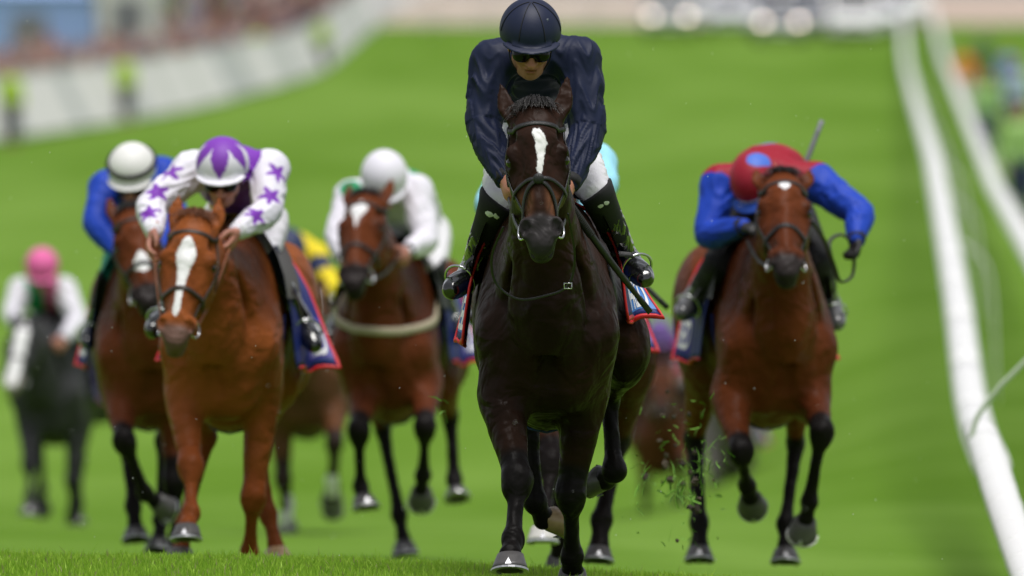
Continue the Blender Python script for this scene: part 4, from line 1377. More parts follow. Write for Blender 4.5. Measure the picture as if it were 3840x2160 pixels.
def gallop(kind, f=1.0):
    """leg positions (metres) of a horse at gallop, two phases"""
    if kind == 0:
        return dict(
            fa=leg(-1, [V(-.16, -.34, .74), V(-.15, -.66, .48), V(-.14, -.80, .25), V(-.14, -.87, .19)], toe=(0, -1, .15), down=(0, -.25, -1)),
            fb=leg(1, [V(.16, -.22, .72), V(.14, -.30, .36), V(.13, -.18, .11), V(.13, -.15, .055)]),
            ha=leg(-1, [V(-.17, .5, .84), V(-.14, .86, .62), V(-.12, .72, .28), V(-.12, .66, .19)], toe=(0, -.4, -1), down=(0, .8, -.5)),
            hb=leg(1, [V(.17, .48, .82), V(.15, .80, .50), V(.14, .62, .17), V(.14, .55, .08)]))
    return dict(
        fa=leg(-1, [V(-.16, -.25, .72), V(-.14, -.32, .36), V(-.13, -.20, .11), V(-.13, -.17, .055)]),
        fb=leg(1, [V(.17, -.34, .76), V(.18, -.66, .58), V(.16, -.50, .34), V(.16, -.43, .27)], toe=(0, -.2, -1), down=(0, .9, -.3)),
        ha=leg(-1, [V(-.17, .5, .82), V(-.15, .80, .50), V(-.13, .62, .17), V(-.13, .55, .08)]),
        hb=leg(1, [V(.18, .5, .84), V(.17, .88, .60), V(.15, .76, .27), V(.15, .70, .2)], toe=(0, -.4, -1), down=(0, .8, -.5)))

def crouch(**k):
    """a jockey's forward seat in metres above the saddle, to be changed per rider"""
    R = dict(pelvis=V(0, .52, 1.64), mid=V(0, .32, 1.75), chest=V(0, .05, 1.82), c7=V(0, -.15, 1.86),
             sh={-1: V(-.17, -.14, 1.82), 1: V(.17, -.14, 1.82)}, el={-1: V(-.23, -.32, 1.60), 1: V(.23, -.32, 1.60)}, wr={-1: V(-.12, -.55, 1.50), 1: V(.12, -.55, 1.50)},
             hand={-1: ((.1, -.85, -.4), (1, .1, -.2)), 1: ((-.1, -.85, -.4), (-1, .1, -.2))},
             kn={-1: V(-.21, -.05, 1.38), 1: V(.21, -.05, 1.38)}, an={-1: V(-.29, .22, 1.15), 1: V(.29, .22, 1.15)}, toe={-1: V(-.33, .04, 1.10), 1: V(.33, .04, 1.10)},
             head=V(0, -.36, 1.88), look=(35, 0, 0), h=.0105, hb=.0115, fold=.010, ffreq=15)
    R.update(k)
    return R

# --- chestnut horse, purple and white silks
CU, CV, CD = 860, 2128, 50.0
L1 = local(CU, CV, CD)
H1 = build_horse(dict(
    label='bright chestnut horse with a broad white blaze and tan reins, galloping left of the leader',
    u0=CU, v0=CV, D=CD, h=.0138, yaw=-6, dz=.0, seed=5, hair=HAIR_CHESTNUT, rein=BROWN_LEATHER, leather=DARK_LEATHER, muz_s=.50,
    poll=L1(728, 830, -.95), muzzle=L1(652, 1290, -1.28), face_yaw=-6, coat=CHESTNUT, eyedark=.3,
    blaze=[[(.12, .0, .006), (.15, .0, .026), (.19, .0, .042), (.225, .0, .040), (.27, -.002, .026), (.33, -.004, .019), (.40, -.006, .014), (.46, -.008, .016), (.49, -.01, .006)]],
    ears={-1: (-.13, -.0, -.075), 1: (-.135, -.0, .085)},
    legs=dict(
        fa=leg(-1, [L1(690, 1490, -.32), L1(715, 1745, -.62), L1(716, 1925, -.78), L1(702, 1972, -.85)], toe=(-.1, -1, .22), down=(0, -.30, -1), hoof=HOOF),
        fb=leg(1, [L1(985, 1490, -.20), L1(950, 1860, -.26), L1(935, 2070, -.12), L1(935, 2125, -.09)]),
        ha=leg(-1, [V(-.2, .5, .85), L1(775, 1640, .78), L1(692, 1960, .62), L1(680, 2060, .58)]),
        hb=leg(1, [V(.22, .5, .85), L1(965, 1640, .84), L1(1005, 1930, .72), L1(1035, 2060, .66)], hoof=HOOF_PALE)),
    hands={-1: L1(575, 925, -.72), 1: L1(860, 935, -.70)}, flare={-1: .10, 1: .15}, drop={-1: 0, 1: .03},
))
build_rider(crouch(
    label='jockey in purple and white starred silks reaching forward on the bright chestnut horse', h=.007, hb=.0058, seed=2,
    pelvis=V(.055, .52, 1.56), mid=V(.045, .32, 1.66), chest=V(.02, .05, 1.72), c7=L1(868, 615, -.2),
    sh={-1: L1(722, 640, -.25), 1: L1(1010, 635, -.2)}, el={-1: L1(568, 775, -.42), 1: L1(1000, 795, -.40)}, wr={-1: L1(578, 872, -.66), 1: L1(890, 868, -.62)},
    hand={-1: ((-.25, -.55, -.75), (1, -.2, -.3), (20, 35, 25)), 1: ((-.35, -.5, -.75), (-1, -.2, -.3), (20, 35, 25))},
    kn={-1: L1(735, 985, 0), 1: L1(985, 970, 0)}, an={-1: V(-.27, .25, 1.14), 1: L1(1125, 1190, .22)}, toe={-1: V(-.32, .07, 1.07), 1: L1(1160, 1265, .06)},
    head=L1(835, 660, -.47), look=(28, -4, 0), silks=silks_purple, cap=cap_purple, peak=WHITE, cuffmat=WHITE_PRINT, gaiter=plain('navy gaiter', (.008, .010, .035), .7)), H1)

# --- bay horse, royal blue silks
L2 = local(560, 2098, 55.0)
H2 = build_horse(dict(
    label='bay horse with a white snip on its nose, half hidden behind the bright chestnut',
    u0=560, v0=2098, D=55.0, h=.014, yaw=3, dz=.03, seed=6, coat=BAY, poll=L2(497, 800, -.9), muzzle=L2(560, 1150, -1.25), face_yaw=6,
    blaze=[[(.29, .0, .01), (.335, .0, .042), (.38, .0, .042), (.41, .0, .008)]], leather=BLACK_LEATHER,
    legs=dict(
        fa=leg(-1, [L2(450, 1490, -.28), L2(465, 1650, -.63), L2(545, 1850, -.46), L2(585, 1880, -.38)], toe=(.6, .1, -.7), down=(.7, .6, -.2)),
        fb=leg(1, [L2(645, 1490, -.2), L2(655, 1800, -.30), L2(665, 2010, -.26), L2(668, 2060, -.28)]),
        ha=leg(-1, [V(-.17, .5, .86), L2(470, 1650, .84), L2(500, 1900, .62), L2(508, 1985, .55)]),
        hb=leg(1, [V(.17, .5, .86), L2(615, 1650, .82), L2(605, 1950, .7), L2(597, 2025, .64)])),
    hands={-1: L2(470, 975, -.62), 1: L2(590, 975, -.62)},
))
build_rider(crouch(
    label='jockey in royal blue silks and white cap behind the purple and white jockey', seed=3,
    pelvis=V(.0, .52, 1.66), mid=V(-.03, .32, 1.76), chest=V(-.06, .05, 1.82), c7=L2(500, 665, -.2),
    sh={-1: L2(402, 705, -.2), 1: L2(605, 655, -.16)}, el={-1: L2(362, 840, -.38), 1: L2(655, 830, -.35)}, wr={-1: L2(455, 955, -.55), 1: L2(590, 950, -.55)},
    kn={-1: L2(412, 1055, -.02), 1: L2(680, 1040, -.02)}, an={-1: L2(352, 1215, .22), 1: V(.29, .22, 1.15)}, toe={-1: L2(338, 1262, .05), 1: V(.33, .05, 1.1)},
    head=L2(497, 668, -.42), look=(35, -6, 0), silks=solid(BLUE), cap=cap_plain((.74, .73, .72)), band=True, breeches=plain('teal breeches', (.01, .24, .16), .6)), H2)

# --- bay horse with breast girth, white and green silks
L3 = local(1470, 2092, 57.0)
H3 = build_horse(dict(
    label='red bay horse with a white star and pale sheepskin breast girth, left behind the leader',
    u0=1470, v0=2092, D=57.0, h=.014, yaw=-8, dz=.075, seed=7, coat=BAY, poll=L3(1368, 745, -.9), muzzle=L3(1318, 1075, -1.3), face_yaw=-14,
    blaze=[[(.06, 0, .004), (.10, 0, .040), (.14, 0, .046), (.20, 0, .014), (.26, 0, .004)]], ears={-1: (-.16, -.02, -.10), 1: (-.17, -.02, .12)},
    breastplate=(plain('sheepskin', (.46, .39, .29), .9, bump=.5, bscale=90), 1.06),
    legs=dict(
        fa=leg(-1, [L3(1375, 1460, -.30), L3(1345, 1610, -.64), L3(1352, 1825, -.52), L3(1362, 1865, -.55)], toe=(.2, -.9, -.25)),
        fb=leg(1, [L3(1595, 1450, -.28), L3(1594, 1600, -.64), L3(1586, 1785, -.46), L3(1580, 1838, -.40)], toe=(0, -.2, -1), down=(0, .8, -.4)),
        ha=leg(-1, [V(-.12, .5, .90), L3(1435, 1610, .82), L3(1498, 1930, .66), L3(1515, 2035, .60)]),
        hb=leg(1, [L3(1655, 1420, .5), L3(1688, 1560, .86), L3(1704, 1800, .76), L3(1712, 1840, .70)])),
    hands={-1: L3(1300, 985, -.6), 1: L3(1500, 955, -.6)}, flare={-1: .08, 1: .12},
))
build_rider(crouch(
    label='jockey in white silks with a green sash and plain white cap, on the red bay', seed=4,
    pelvis=V(.10, .52, 1.66), mid=V(.08, .32, 1.76), chest=V(.02, .05, 1.82), c7=L3(1450, 690, -.16),
    sh={-1: L3(1318, 740, -.2), 1: L3(1560, 720, -.16)}, el={-1: L3(1268, 880, -.38), 1: L3(1598, 900, -.34)}, wr={-1: L3(1292, 975, -.58), 1: L3(1525, 945, -.55)},
    kn={-1: L3(1335, 1010, -.02), 1: L3(1622, 1010, -.02)}, an={-1: V(-.26, .22, 1.2), 1: L3(1690, 1180, .22)}, toe={-1: V(-.3, .05, 1.14), 1: L3(1720, 1240, .05)},
    head=L3(1440, 690, -.44), look=(48, 2, 0), silks=silks_green, cap=cap_plain(WHITE)), H3)

# --- bay horse on the right, maroon and blue silks
L4 = local(2890, 2128, 51.3)
H4 = build_horse(dict(
    label='bay horse with a small round white star, galloping right of the leader by the rail',
    u0=2890, v0=2128, D=51.3, h=.0138, yaw=8, dz=.03, dx=-.015, seed=8, coat=((.130, .034, .011), (.0105, .0085, .0085), (.030, .024, .024), (.080, .021, .008)),
    poll=L4(2936, 670, -.95), muzzle=L4(2953, 1020, -1.40), face_yaw=2, muz_s=.49,
    blaze=[[(.080, 0, .004), (.10, 0, .024), (.13, 0, .024), (.155, 0, .004)]], ears={-1: (-.10, -.03, -.120), 1: (-.11, -.03, .125)},
    legs=dict(
        fa=leg(-1, [L4(2738, 1500, -.32), L4(2780, 1690, -.66), L4(2802, 1822, -.42), L4(2815, 1865, -.34)], toe=(.1, -.1, -1), down=(.1, .95, -.2)),
        fb=leg(1, [L4(3045, 1490, -.32), L4(3082, 1615, -.67), L4(3035, 1880, -.53), L4(3020, 1950, -.48)], toe=(-.2, -.4, -.85), down=(-.1, .7, -.6)),
        ha=leg(-1, [L4(2650, 1350, .5), L4(2605, 1650, .86), L4(2622, 1960, .66), L4(2622, 2055, .60)], r=1.05),
        hb=leg(1, [V(.12, .5, .86), L4(2985, 1660, .82), L4(2946, 1965, .64), L4(2945, 2062, .58)])),
    hands={-1: L4(2800, 900, -.55)},
    loops=[dict(pts=[L4(3045, 830, -1.1), L4(3090, 900, -.9), L4(3125, 990, -.7), L4(3150, 1055, -.6), L4(3195, 1035, -.55), L4(3205, 960, -.52)], r=.011, flat=.6),
           dict(pts=[L4(3125, 1000, -.7), L4(3110, 910, -.62), L4(3150, 880, -.58), L4(3190, 900, -.55)], r=.009, flat=.6)],
    flare={-1: .07, 1: .10},
))
build_rider(crouch(
    label='jockey in maroon and blue silks crouched low with one elbow out', h=.008, seed=5,
    pelvis=L4(2885, 745, .55), mid=L4(2885, 682, .32), chest=L4(2885, 652, .04), c7=L4(2862, 640, -.18),
    sh={-1: L4(2700, 690, -.15), 1: L4(3055, 680, -.15)}, el={-1: L4(2660, 880, -.28), 1: L4(3222, 800, -.32)}, wr={-1: L4(2790, 850, -.50), 1: L4(3212, 900, -.48)},
    hand={-1: ((.5, -.7, -.1), (.3, .1, -1)), 1: ((-.2, -.3, -.9), (-.6, -.5, 0), (60, 80, 60))}, gloves=(.008, .008, .009),
    kn={-1: L4(2690, 990, -.08), 1: L4(3065, 980, -.08)}, an={-1: L4(2600, 1120, .18), 1: L4(3110, 1130, .18)}, toe={-1: L4(2575, 1155, .02), 1: L4(3132, 1190, .02)},
    hat=.93, head=L4(2846, 700, -.36), look=(56, -8, -14), silks=silks_maroon, cap=cap_maroon, peak=V(.03, .10, .5), breeches=BLACK_BREECHES, bootmat=plain('scuffed boot leather', (.10, .10, .105), .3, coat=.6)), H4)
whip('grey whip sticking up behind the maroon and blue jockey', [H4.O + L4(2985, 690, .25), H4.O + L4(3030, 590, .28), H4.O + L4(3072, 480, .32)], [.012, .013, .013, .012], plain('grey whip binding', (.16, .17, .19), .5))

# --- dark brown horse right behind the leader, pale blue silks
L5 = local(2085, 2122, 49.2)
H5 = build_horse(dict(
    label='brown horse mostly hidden directly behind the leading dark horse',
    u0=2085, v0=2122, D=49.2, h=.014, yaw=-5, dz=.02, seed=9, coat=((.060, .020, .009), (.012, .009, .009), (.02, .016, .016), (.045, .016, .008)),
    poll=V(-.02, -.9, 1.62), muzzle=V(-.03, -1.3, 1.18),
    legs=dict(
        fa=leg(-1, [L5(2015, 1480, -.30), L5(2065, 1730, -.60), L5(2045, 1935, -.76), L5(2035, 1978, -.83)], toe=(0, -1, .1), down=(0, -.2, -1), hoof=plain('hoof horn white', (.6, .58, .55), .4)),
        fb=leg(1, [L5(2160, 1480, -.22), L5(2150, 1800, -.28), L5(2100, 2030, -.15), L5(2098, 2085, -.12)]),
        ha=leg(-1, [V(-.15, .5, .86), L5(2085, 1640, .84), L5(2100, 1960, .66), L5(2108, 2060, .6)]),
        hb=leg(1, [L5(2370, 1340, .5), L5(2320, 1650, .86), L5(2255, 1950, .66), L5(2246, 2055, .6)], r=1.1)),
    flare={-1: .06, 1: .12},
))
build_rider(crouch(
    label='jockey in pale sky blue silks mostly hidden behind the navy jockey', seed=6,
    el={-1: L5(1836, 770, -.3), 1: L5(2262, 695, -.3)}, sh={-1: V(-.17, -.14, 1.74), 1: V(.17, -.14, 1.74)}, wr={-1: L5(1960, 850, -.5), 1: L5(2180, 850, -.5)},
    chest=V(0, .05, 1.74), c7=V(0, -.15, 1.78), head=V(0, -.36, 1.80), pelvis=V(0, .52, 1.62), mid=V(0, .32, 1.70),
    silks=solid(LTBLUE), cap=cap_plain(LTBLUE)), H5)
whip('dark whip end showing beyond the navy jockey boot', [H5.O + L5(2330, 1000, -.3), H5.O + L5(2410, 1065, -.3), H5.O + L5(2480, 1132, -.3)], [.012, .012, .012])

# --- dark grey horse far left, pink cap
L6 = local(205, 1988, 80.0)
H6 = build_horse(dict(
    label='dark grey horse with a wide white face at the far left of the field',
    u0=205, v0=1988, D=80.0, h=.018, yaw=-9, dz=.0, seed=10, coat=GREY, poll=L6(100, 1215, -.9), muzzle=L6(40, 1450, -1.3), face_yaw=-8, legs=gallop(0),
    blaze=[[(.03, 0, .01), (.10, 0, .045), (.3, 0, .045), (.5, 0, .045), (.6, 0, .035)]], muz_s=.50, strands=80,
    cloth=plain('dull mauve saddle cloth', (.08, .06, .18), .6), trim=MAGENTA, patch=WHITE_PRINT, flare={-1: .1, 1: .16}, print=True))
build_rider(crouch(
    label='jockey in a pink cap and white sleeved green silks on the dark grey horse', seed=7,
    sh={-1: L6(80, 1085, -.15), 1: L6(240, 1085, -.15)}, el={-1: L6(45, 1180, -.32), 1: L6(290, 1200, -.32)}, wr={-1: L6(95, 1260, -.5), 1: L6(235, 1280, -.5)},
    chest=V(-.07, .05, 1.66), c7=V(-.08, -.15, 1.70), head=L6(158, 1020, -.36), pelvis=V(0, .5, 1.55), mid=V(-.03, .3, 1.62), look=(40, 0, 0),
    silks=silks_pink, cap=cap_plain(PINK)), H6)

# --- brown horse with a pale face, yellow silks
L7 = local(1150, 2008, 70.0)
H7 = build_horse(dict(
    label='brown horse with a pale face and white socks between the chestnut and the red bay',
    u0=1150, v0=2008, D=70.0, h=.018, yaw=-6, seed=11, coat=((.10, .045, .022), (.03, .02, .017), (.35, .24, .22), (.13, .05, .02)),
    poll=L7(1155, 1075, -.9), muzzle=L7(1170, 1270, -1.35), blaze=[[(.05, 0, .02), (.15, 0, .06), (.35, 0, .055), (.6, 0, .04)]], legs=gallop(1), socks=['fa', 'fb', 'ha'], strands=80))
build_rider(crouch(
    label='jockey in yellow and navy silks crouched low between the chestnut and the red bay', seed=8,
    sh={-1: L7(1000, 965, -.15), 1: L7(1178, 960, -.15)}, el={-1: V(-.28, -.32, 1.62), 1: L7(1235, 1070, -.32)}, chest=L7(1086, 950, .05), c7=L7(1080, 945, -.15), head=L7(1078, 955, -.36),
    pelvis=L7(1115, 1030, .5), mid=L7(1105, 965, .3), look=(60, 0, 0), silks=silks_yellow, cap=cap_plain((.03, .04, .10))), H7)

# --- two stragglers seen past the legs of the bay by the rail
L8 = local(2480, 1990, 98.0)
H8 = build_horse(dict(
    label='dull red bay horse far behind, seen between the leader and the bay by the rail',
    u0=2480, v0=1990, D=98.0, h=.02, scale=.92, yaw=3, dz=-.08, seed=12, coat=((.09, .03, .014), (.03, .02, .015), (.03, .02, .02)),
    poll=V(.0, -.85, 1.42), muzzle=V(-.02, -1.25, 1.02), legs=gallop(1), strands=60, cloth=plain('maroon cloth', (.2, .01, .02), .6)))
build_rider(crouch(
    label='jockey in purple and maroon silks far behind the leader', seed=9, h=.012, hb=.012,
    pelvis=V(0, .5, 1.5), mid=V(0, .3, 1.58), chest=V(0, .05, 1.62), c7=V(0, -.15, 1.64), head=V(-.02, -.36, 1.66),
    sh={-1: V(-.17, -.14, 1.60), 1: V(.17, -.14, 1.60)}, el={-1: V(-.23, -.32, 1.42), 1: V(.23, -.32, 1.42)}, wr={-1: V(-.12, -.55, 1.34), 1: V(.12, -.55, 1.34)},
    kn={-1: V(-.2, -.05, 1.26), 1: V(.2, -.05, 1.26)}, an={-1: V(-.28, .22, 1.05), 1: V(.28, .22, 1.05)}, toe={-1: V(-.32, .04, 1.0), 1: V(.32, .04, 1.0)},
    silks=lambda v, sl, J: np.where(sl[:, None], V(.28, .02, .05), V(.14, .07, .28)), cap=cap_plain((.15, .08, .30))), H8)
L9 = local(2735, 1985, 102.0)
H9 = build_horse(dict(
    label='iron grey horse far behind, glimpsed between the legs of the bay by the rail',
    u0=2735, v0=1985, D=102.0, h=.02, scale=.92, yaw=-3, dz=-.08, seed=13, coat=((.16, .14, .14), (.08, .07, .07), (.1, .09, .09)),
    poll=V(.0, -.85, 1.38), muzzle=V(.02, -1.25, 1.0), legs=gallop(0), strands=60))
build_rider(crouch(
    label='jockey in white silks far behind, hidden by the bay by the rail', seed=10, h=.012, hb=.012,
    pelvis=V(0, .5, 1.5), mid=V(0, .3, 1.58), chest=V(0, .05, 1.62), c7=V(0, -.15, 1.64), head=V(-.02, -.36, 1.66),
    sh={-1: V(-.17, -.14, 1.60), 1: V(.17, -.14, 1.60)}, el={-1: V(-.23, -.32, 1.42), 1: V(.23, -.32, 1.42)}, wr={-1: V(-.12, -.55, 1.34), 1: V(.12, -.55, 1.34)},
    kn={-1: V(-.2, -.05, 1.26), 1: V(.2, -.05, 1.26)}, an={-1: V(-.28, .22, 1.05), 1: V(.28, .22, 1.05)}, toe={-1: V(-.32, .04, 1.0), 1: V(.32, .04, 1.0)},
    silks=solid(WHITE), cap=cap_plain(WHITE)), H9)
# ---------------------------------------------------------------- running rails on the right
def tube_part(pts, r, name, mat, parent, n=10, flat=None):
    o = V(parent.location[:]) if parent is not None else 0
    return MB().tube(np.asarray(pts) - o, r, n, flat=flat).build(name, mat, parent)
def running_rail(label, Ds, xf, zf, seg, post_every, side=1):
    root = empty('running_rail', (xf(Ds[0]), Ds[0], gz(xf(Ds[0]), Ds[0])), label, 'rail', 'white running rails')
    cuts = [Ds[0]]
    while cuts[-1] < Ds[-1]:
        cuts.append(cuts[-1] + max(seg, cuts[-1] * .04))
    for a, b in zip(cuts[:-1], cuts[1:]):
        dd = np.linspace(a, b, 6)
        tube_part(np.stack([xf(dd), dd, zf(dd)], 1), np.full(6, .105), 'rail', WHITE_PLASTIC, root, 12, flat=.8)
    D = Ds[0] + 45
    while D < Ds[-1]:
        x, z = float(xf(D)), float(zf(D)); g = float(gz(x + .45 * side, D))
        pts = catmull([(x, D, z - .02), (x + .16 * side, D, z - .12), (x + .40 * side, D, z - .42), (x + .46 * side, D, g - .05)], 5)
        tube_part(pts, .014, 'post', WHITE_PLASTIC, root, 6)
        D += max(post_every, D * .16)
    return root
rz_in = lambda D: np.interp(D, [50, 57, 65, 72, 84, 100, 130, 200, 260, 311, 420, 480], [.10, .183, .23, .36, .93, 1.51, 2.54, 4.27, 5.83, 7.13, 11.2, 13.8])
def sm_in(D):
    D = np.asarray(D, float); w = D * .03
    return (rz_in(D - w) + 2 * rz_in(D) + rz_in(D + w)) / 4
running_rail('long white running rail curving along the right edge of the course', [57.5, 430], rail_x, sm_in, 6.0, 2.7)
rz_out = lambda D: np.interp(D, [70, 90, 140, 210, 300, 420, 480], [.55, 1.14, 2.33, 4.42, 7.05, 11.2, 13.8])
running_rail('outer white running rail beyond the long one at the right edge', [78, 430], lambda D: rail_x(D) + .62 + .0012 * np.asarray(D), rz_out, 6.0, 3.1)
nr = empty('rail_end', P(3800, 2100, 50.0), 'broad ribbed white rail end sloping down in the bottom right corner', 'rail')
ep = np.array([P(3672, 1610, 56), P(3705, 1700, 54.5), P(3760, 1880, 52.5), P(3830, 2080, 50.5), P(3885, 2230, 49)])
tube_part(catmull(ep, 5), .085, 'rail', WHITE_PLASTIC, nr, 12, flat=.7)
rb = catmull(ep, 8)
for i in range(2, len(rb) - 2, 3):
    dd = unit(rb[i + 1] - rb[i - 1])
    tube_part([rb[i] - dd * .012, rb[i] + dd * .012], .088, 'rib', plain('dull white plastic', (.70, .70, .70), .5), nr, 12, flat=.72)
tube_part(catmull([P(3640, 1650, 55), P(3668, 1560, 55), P(3740, 1460, 55), P(3800, 1400, 55), P(3870, 1330, 55)], 6), .013, 'curved_arm', plain('pale green plastic', (.42, .50, .36), .5), nr, 8)
tube_part(catmull([P(3835, 2080, 50.6), P(3850, 2150, 50.8), P(3862, 2230, 51)], 4), .03, 'post', WHITE_PLASTIC, nr, 8)

# ---------------------------------------------------------------- boarded fence and crowd on the left
FD = [215, 230, 260, 300, 370, 480, 620]; FX = [-15.6, -14.0, -11.7, -8.9, -6.7, -5.3, -4.2]
def fence_x(D):
    D = np.asarray(D, float)
    return (np.interp(D - 12, FD, FX) + 2 * np.interp(D, FD, FX) + np.interp(D + 12, FD, FX)) / 4
fr = empty('boarded_fence', (fence_x(216), 216, gz(fence_x(216), 216)), 'long white boarded fence in front of the crowd on the left', 'fence')
pm = None
PALE_BOARD = plain('off white board', (.66, .65, .64), .6, var=.06, scale=.4)
GREY_POST = plain('pale post', (.6, .6, .6), .6)
Dp = 216.0
nb = 0
shared = {}
while Dp < 600:
    st = 2.5
    nx_ = Dp
    for _ in range(30):
        nx_ += .1
        if math.hypot(nx_ - Dp, float(fence_x(nx_) - fence_x(Dp))) >= st:
            break
    a = V(float(fence_x(Dp)), Dp, float(gz(fence_x(Dp), Dp))); b = V(float(fence_x(nx_)), nx_, float(gz(fence_x(nx_), nx_)))
    for nm in ('panel', 'post'):
        if nm not in shared:
            if nm == 'panel':
                m_ = MB().add([(.03, -.62, .10), (2.44, -.62, .10), (2.44, .02, 1.42), (.03, .02, 1.42), (.03, -.60, .06), (2.44, -.60, .06), (2.44, .06, 1.40), (.03, .06, 1.40)], [(0, 1, 2, 3), (7, 6, 5, 4), (0, 4, 5, 1), (1, 5, 6, 2), (2, 6, 7, 3), (3, 7, 4, 0)]); m_.box((.0, -.0, 1.43), (2.47, .08, 1.50))
                o = m_.build('panel', PALE_BOARD, fr, smooth=False)
            else:
                o = MB().box((-.04, .06, -.2), (.04, .14, 1.3)).build('post', GREY_POST, fr, smooth=False)
            shared[nm] = o
        else:
            o = shared[nm].copy(); link(o, fr)
        if nm == 'panel':
            o.data = o.data if nb == 0 else shared['tints'][random.choice((0, 0, 1, 2))]
            if nb == 0:
                shared['tints'] = [o.data]
                for q_, tc_ in enumerate(((.52, .53, .50), (.40, .42, .42))):
                    d2_ = o.data.copy(); d2_.materials[0] = plain('board tint %d' % q_, tc_, .6, scale=.4); shared['tints'].append(d2_)
        o.location = a - V(fr.location[:])
        d_ = b - a
        o.rotation_euler = (0, -math.asin(max(-1, min(1, d_[2] / np.linalg.norm(d_)))) if nm == 'panel' else 0, math.atan2(d_[1], d_[0]))
    Dp = nx_
    nb += 1

def person_field(h, what):
    f = Field((-.36, -.24, -.04), (.36, .24, 1.84), h)
    if what in ('all', 'body'):
        f.ball((0, -.01, 1.64), (.078, .098, .115), k=0); f.chain([(0, .01, 1.42), (0, .0, 1.58)], [.06, .055], k=.03)
        f.ball((0, -.10, 1.62), (.016, .02, .02), k=.02)
    g = {'all': 0, 'body': -.02, 'jacket': .012}.get(what)
    if g is not None:
        f.chain([(0, .0, .98), (0, .0, 1.15), (0, .01, 1.35), (0, .01, 1.45)], [.115 + g, .11 + g, .125 + g, .07 + g], k=.04, side=V(1, 0, 0), ratio=[1.3, 1.25, 1.45, 1.6])
        for s in (-1, 1):
            f.chain([(s * .17, .01, 1.41), (s * .23, .02, 1.15), (s * .22, -.06, .92)], [.06 + g, .052 + g, .042 + g], k=.04)
    if what in ('all', 'body'):
        for s in (-1, 1):
            f.chain([(s * .22, -.06, .90), (s * .21, -.08, .80)], [.035, .028], k=.02)
    g = {'all': 0, 'body': -.02, 'trousers': .012}.get(what)
    if g is not None:
        for s in (-1, 1):
            f.chain([(s * .085, .0, .96), (s * .10, -.01, .52), (s * .105, .02, .10)], [.105 + g, .078 + g, .058 + g], k=.03)
    if what in ('all', 'body'):
        for s in (-1, 1):
            f.chain([(s * .105, .03, .05), (s * .115, -.13, .04)], [.05, .045], k=.02)
    return f.mesh(1)
PM = {k: person_field(.025, k) for k in ('body', 'jacket', 'trousers')}
hair_f = Field((-.15, -.17, 1.5), (.15, .16, 1.82), .018)
hair_f.ball((0, .012, 1.672), (.084, .10, .098), k=0); hair_f.cut((0, -.05, 1.66), (0, -1, -.5), k=.01)
PM['hair'] = hair_f.mesh(1)
PMESH = {}
def bystander(loc, rot, cols, label, cat='person', group=None, names=('jacket', 'trousers')):
    root = empty('person', loc, label, cat, group)
    root.rotation_euler = (0, 0, rot)
    for k in ('body', 'jacket', 'trousers', 'hair'):
        col = cols[k]
        mt = plain('cloth %.2f %.2f %.2f' % tuple(col), col, .75)
        key = (k, tuple(col))
        nm = {'jacket': names[0], 'trousers': names[1]}.get(k, k)
        if key not in PMESH:
            o = make(nm, PM[k][0], PM[k][1], mt, root); PMESH[key] = o.data
        else:
            o = link(bpy.data.objects.new(nm, PMESH[key]), root)
    return root
FLESH = (.5, .27, .19); LIME = (.42, .62, .03); DARK = (.03, .035, .05); BROWN_H = (.05, .03, .02)
for u, Dn, off, lab in ((42, 250, .8, 'steward in lime vest and dark trousers at the left edge before the fence'),
                        (470, 281, .4, 'steward in lime vest before the fence below the white tent'),
                        (1030, 352, -1.0, 'steward in lime vest behind the fence midway up the hill'),
                        (1150, 372, .5, 'steward in lime vest farthest up the hill by the fence')):
    x = (u - 1920) * Dn / FPX
    x = max(x, float(fence_x(Dn)) + .5) if off > 0 else float(fence_x(Dn)) - .6
    bystander((x, Dn, float(gz(x, Dn))), .4, dict(body=FLESH, jacket=LIME, trousers=DARK, hair=BROWN_H), lab, group='stewards along the fence', names=('vest', 'trousers'))
for u, Dn, cols, lab in ((3618, 290, ((.75, .24, .01), (.75, .64, .62)), 'person in orange top and pale trousers beyond the outer rail'),
                         (3700, 215, ((.30, .50, .18), (.03, .05, .12)), 'person in green top and navy trousers beyond the outer rail'),
                         (3765, 160, ((.32, .52, .16), (.02, .03, .08)), 'person in lime green top nearest beyond the outer rail'),
                         (3690, 330, ((.10, .20, .08), (.04, .05, .06)), 'person in dark green coat behind the one in orange'),
                         (3780, 290, ((.16, .22, .55), (.08, .09, .16)), 'person in blue coat at the right edge near the top'),
                         (3815, 245, ((.40, .50, .62), (.10, .09, .14)), 'person in pale blue coat at the right edge')):
    x = (u - 1920) * Dn / FPX
    x = max(x, float(rail_x(Dn)) + 1.35)
    bystander((x, Dn, float(gz(x, Dn))), .2, dict(body=FLESH, jacket=cols[0], trousers=cols[1], hair=BROWN_H), lab, group='people beyond the outer rail', names=('coat', 'trousers'))

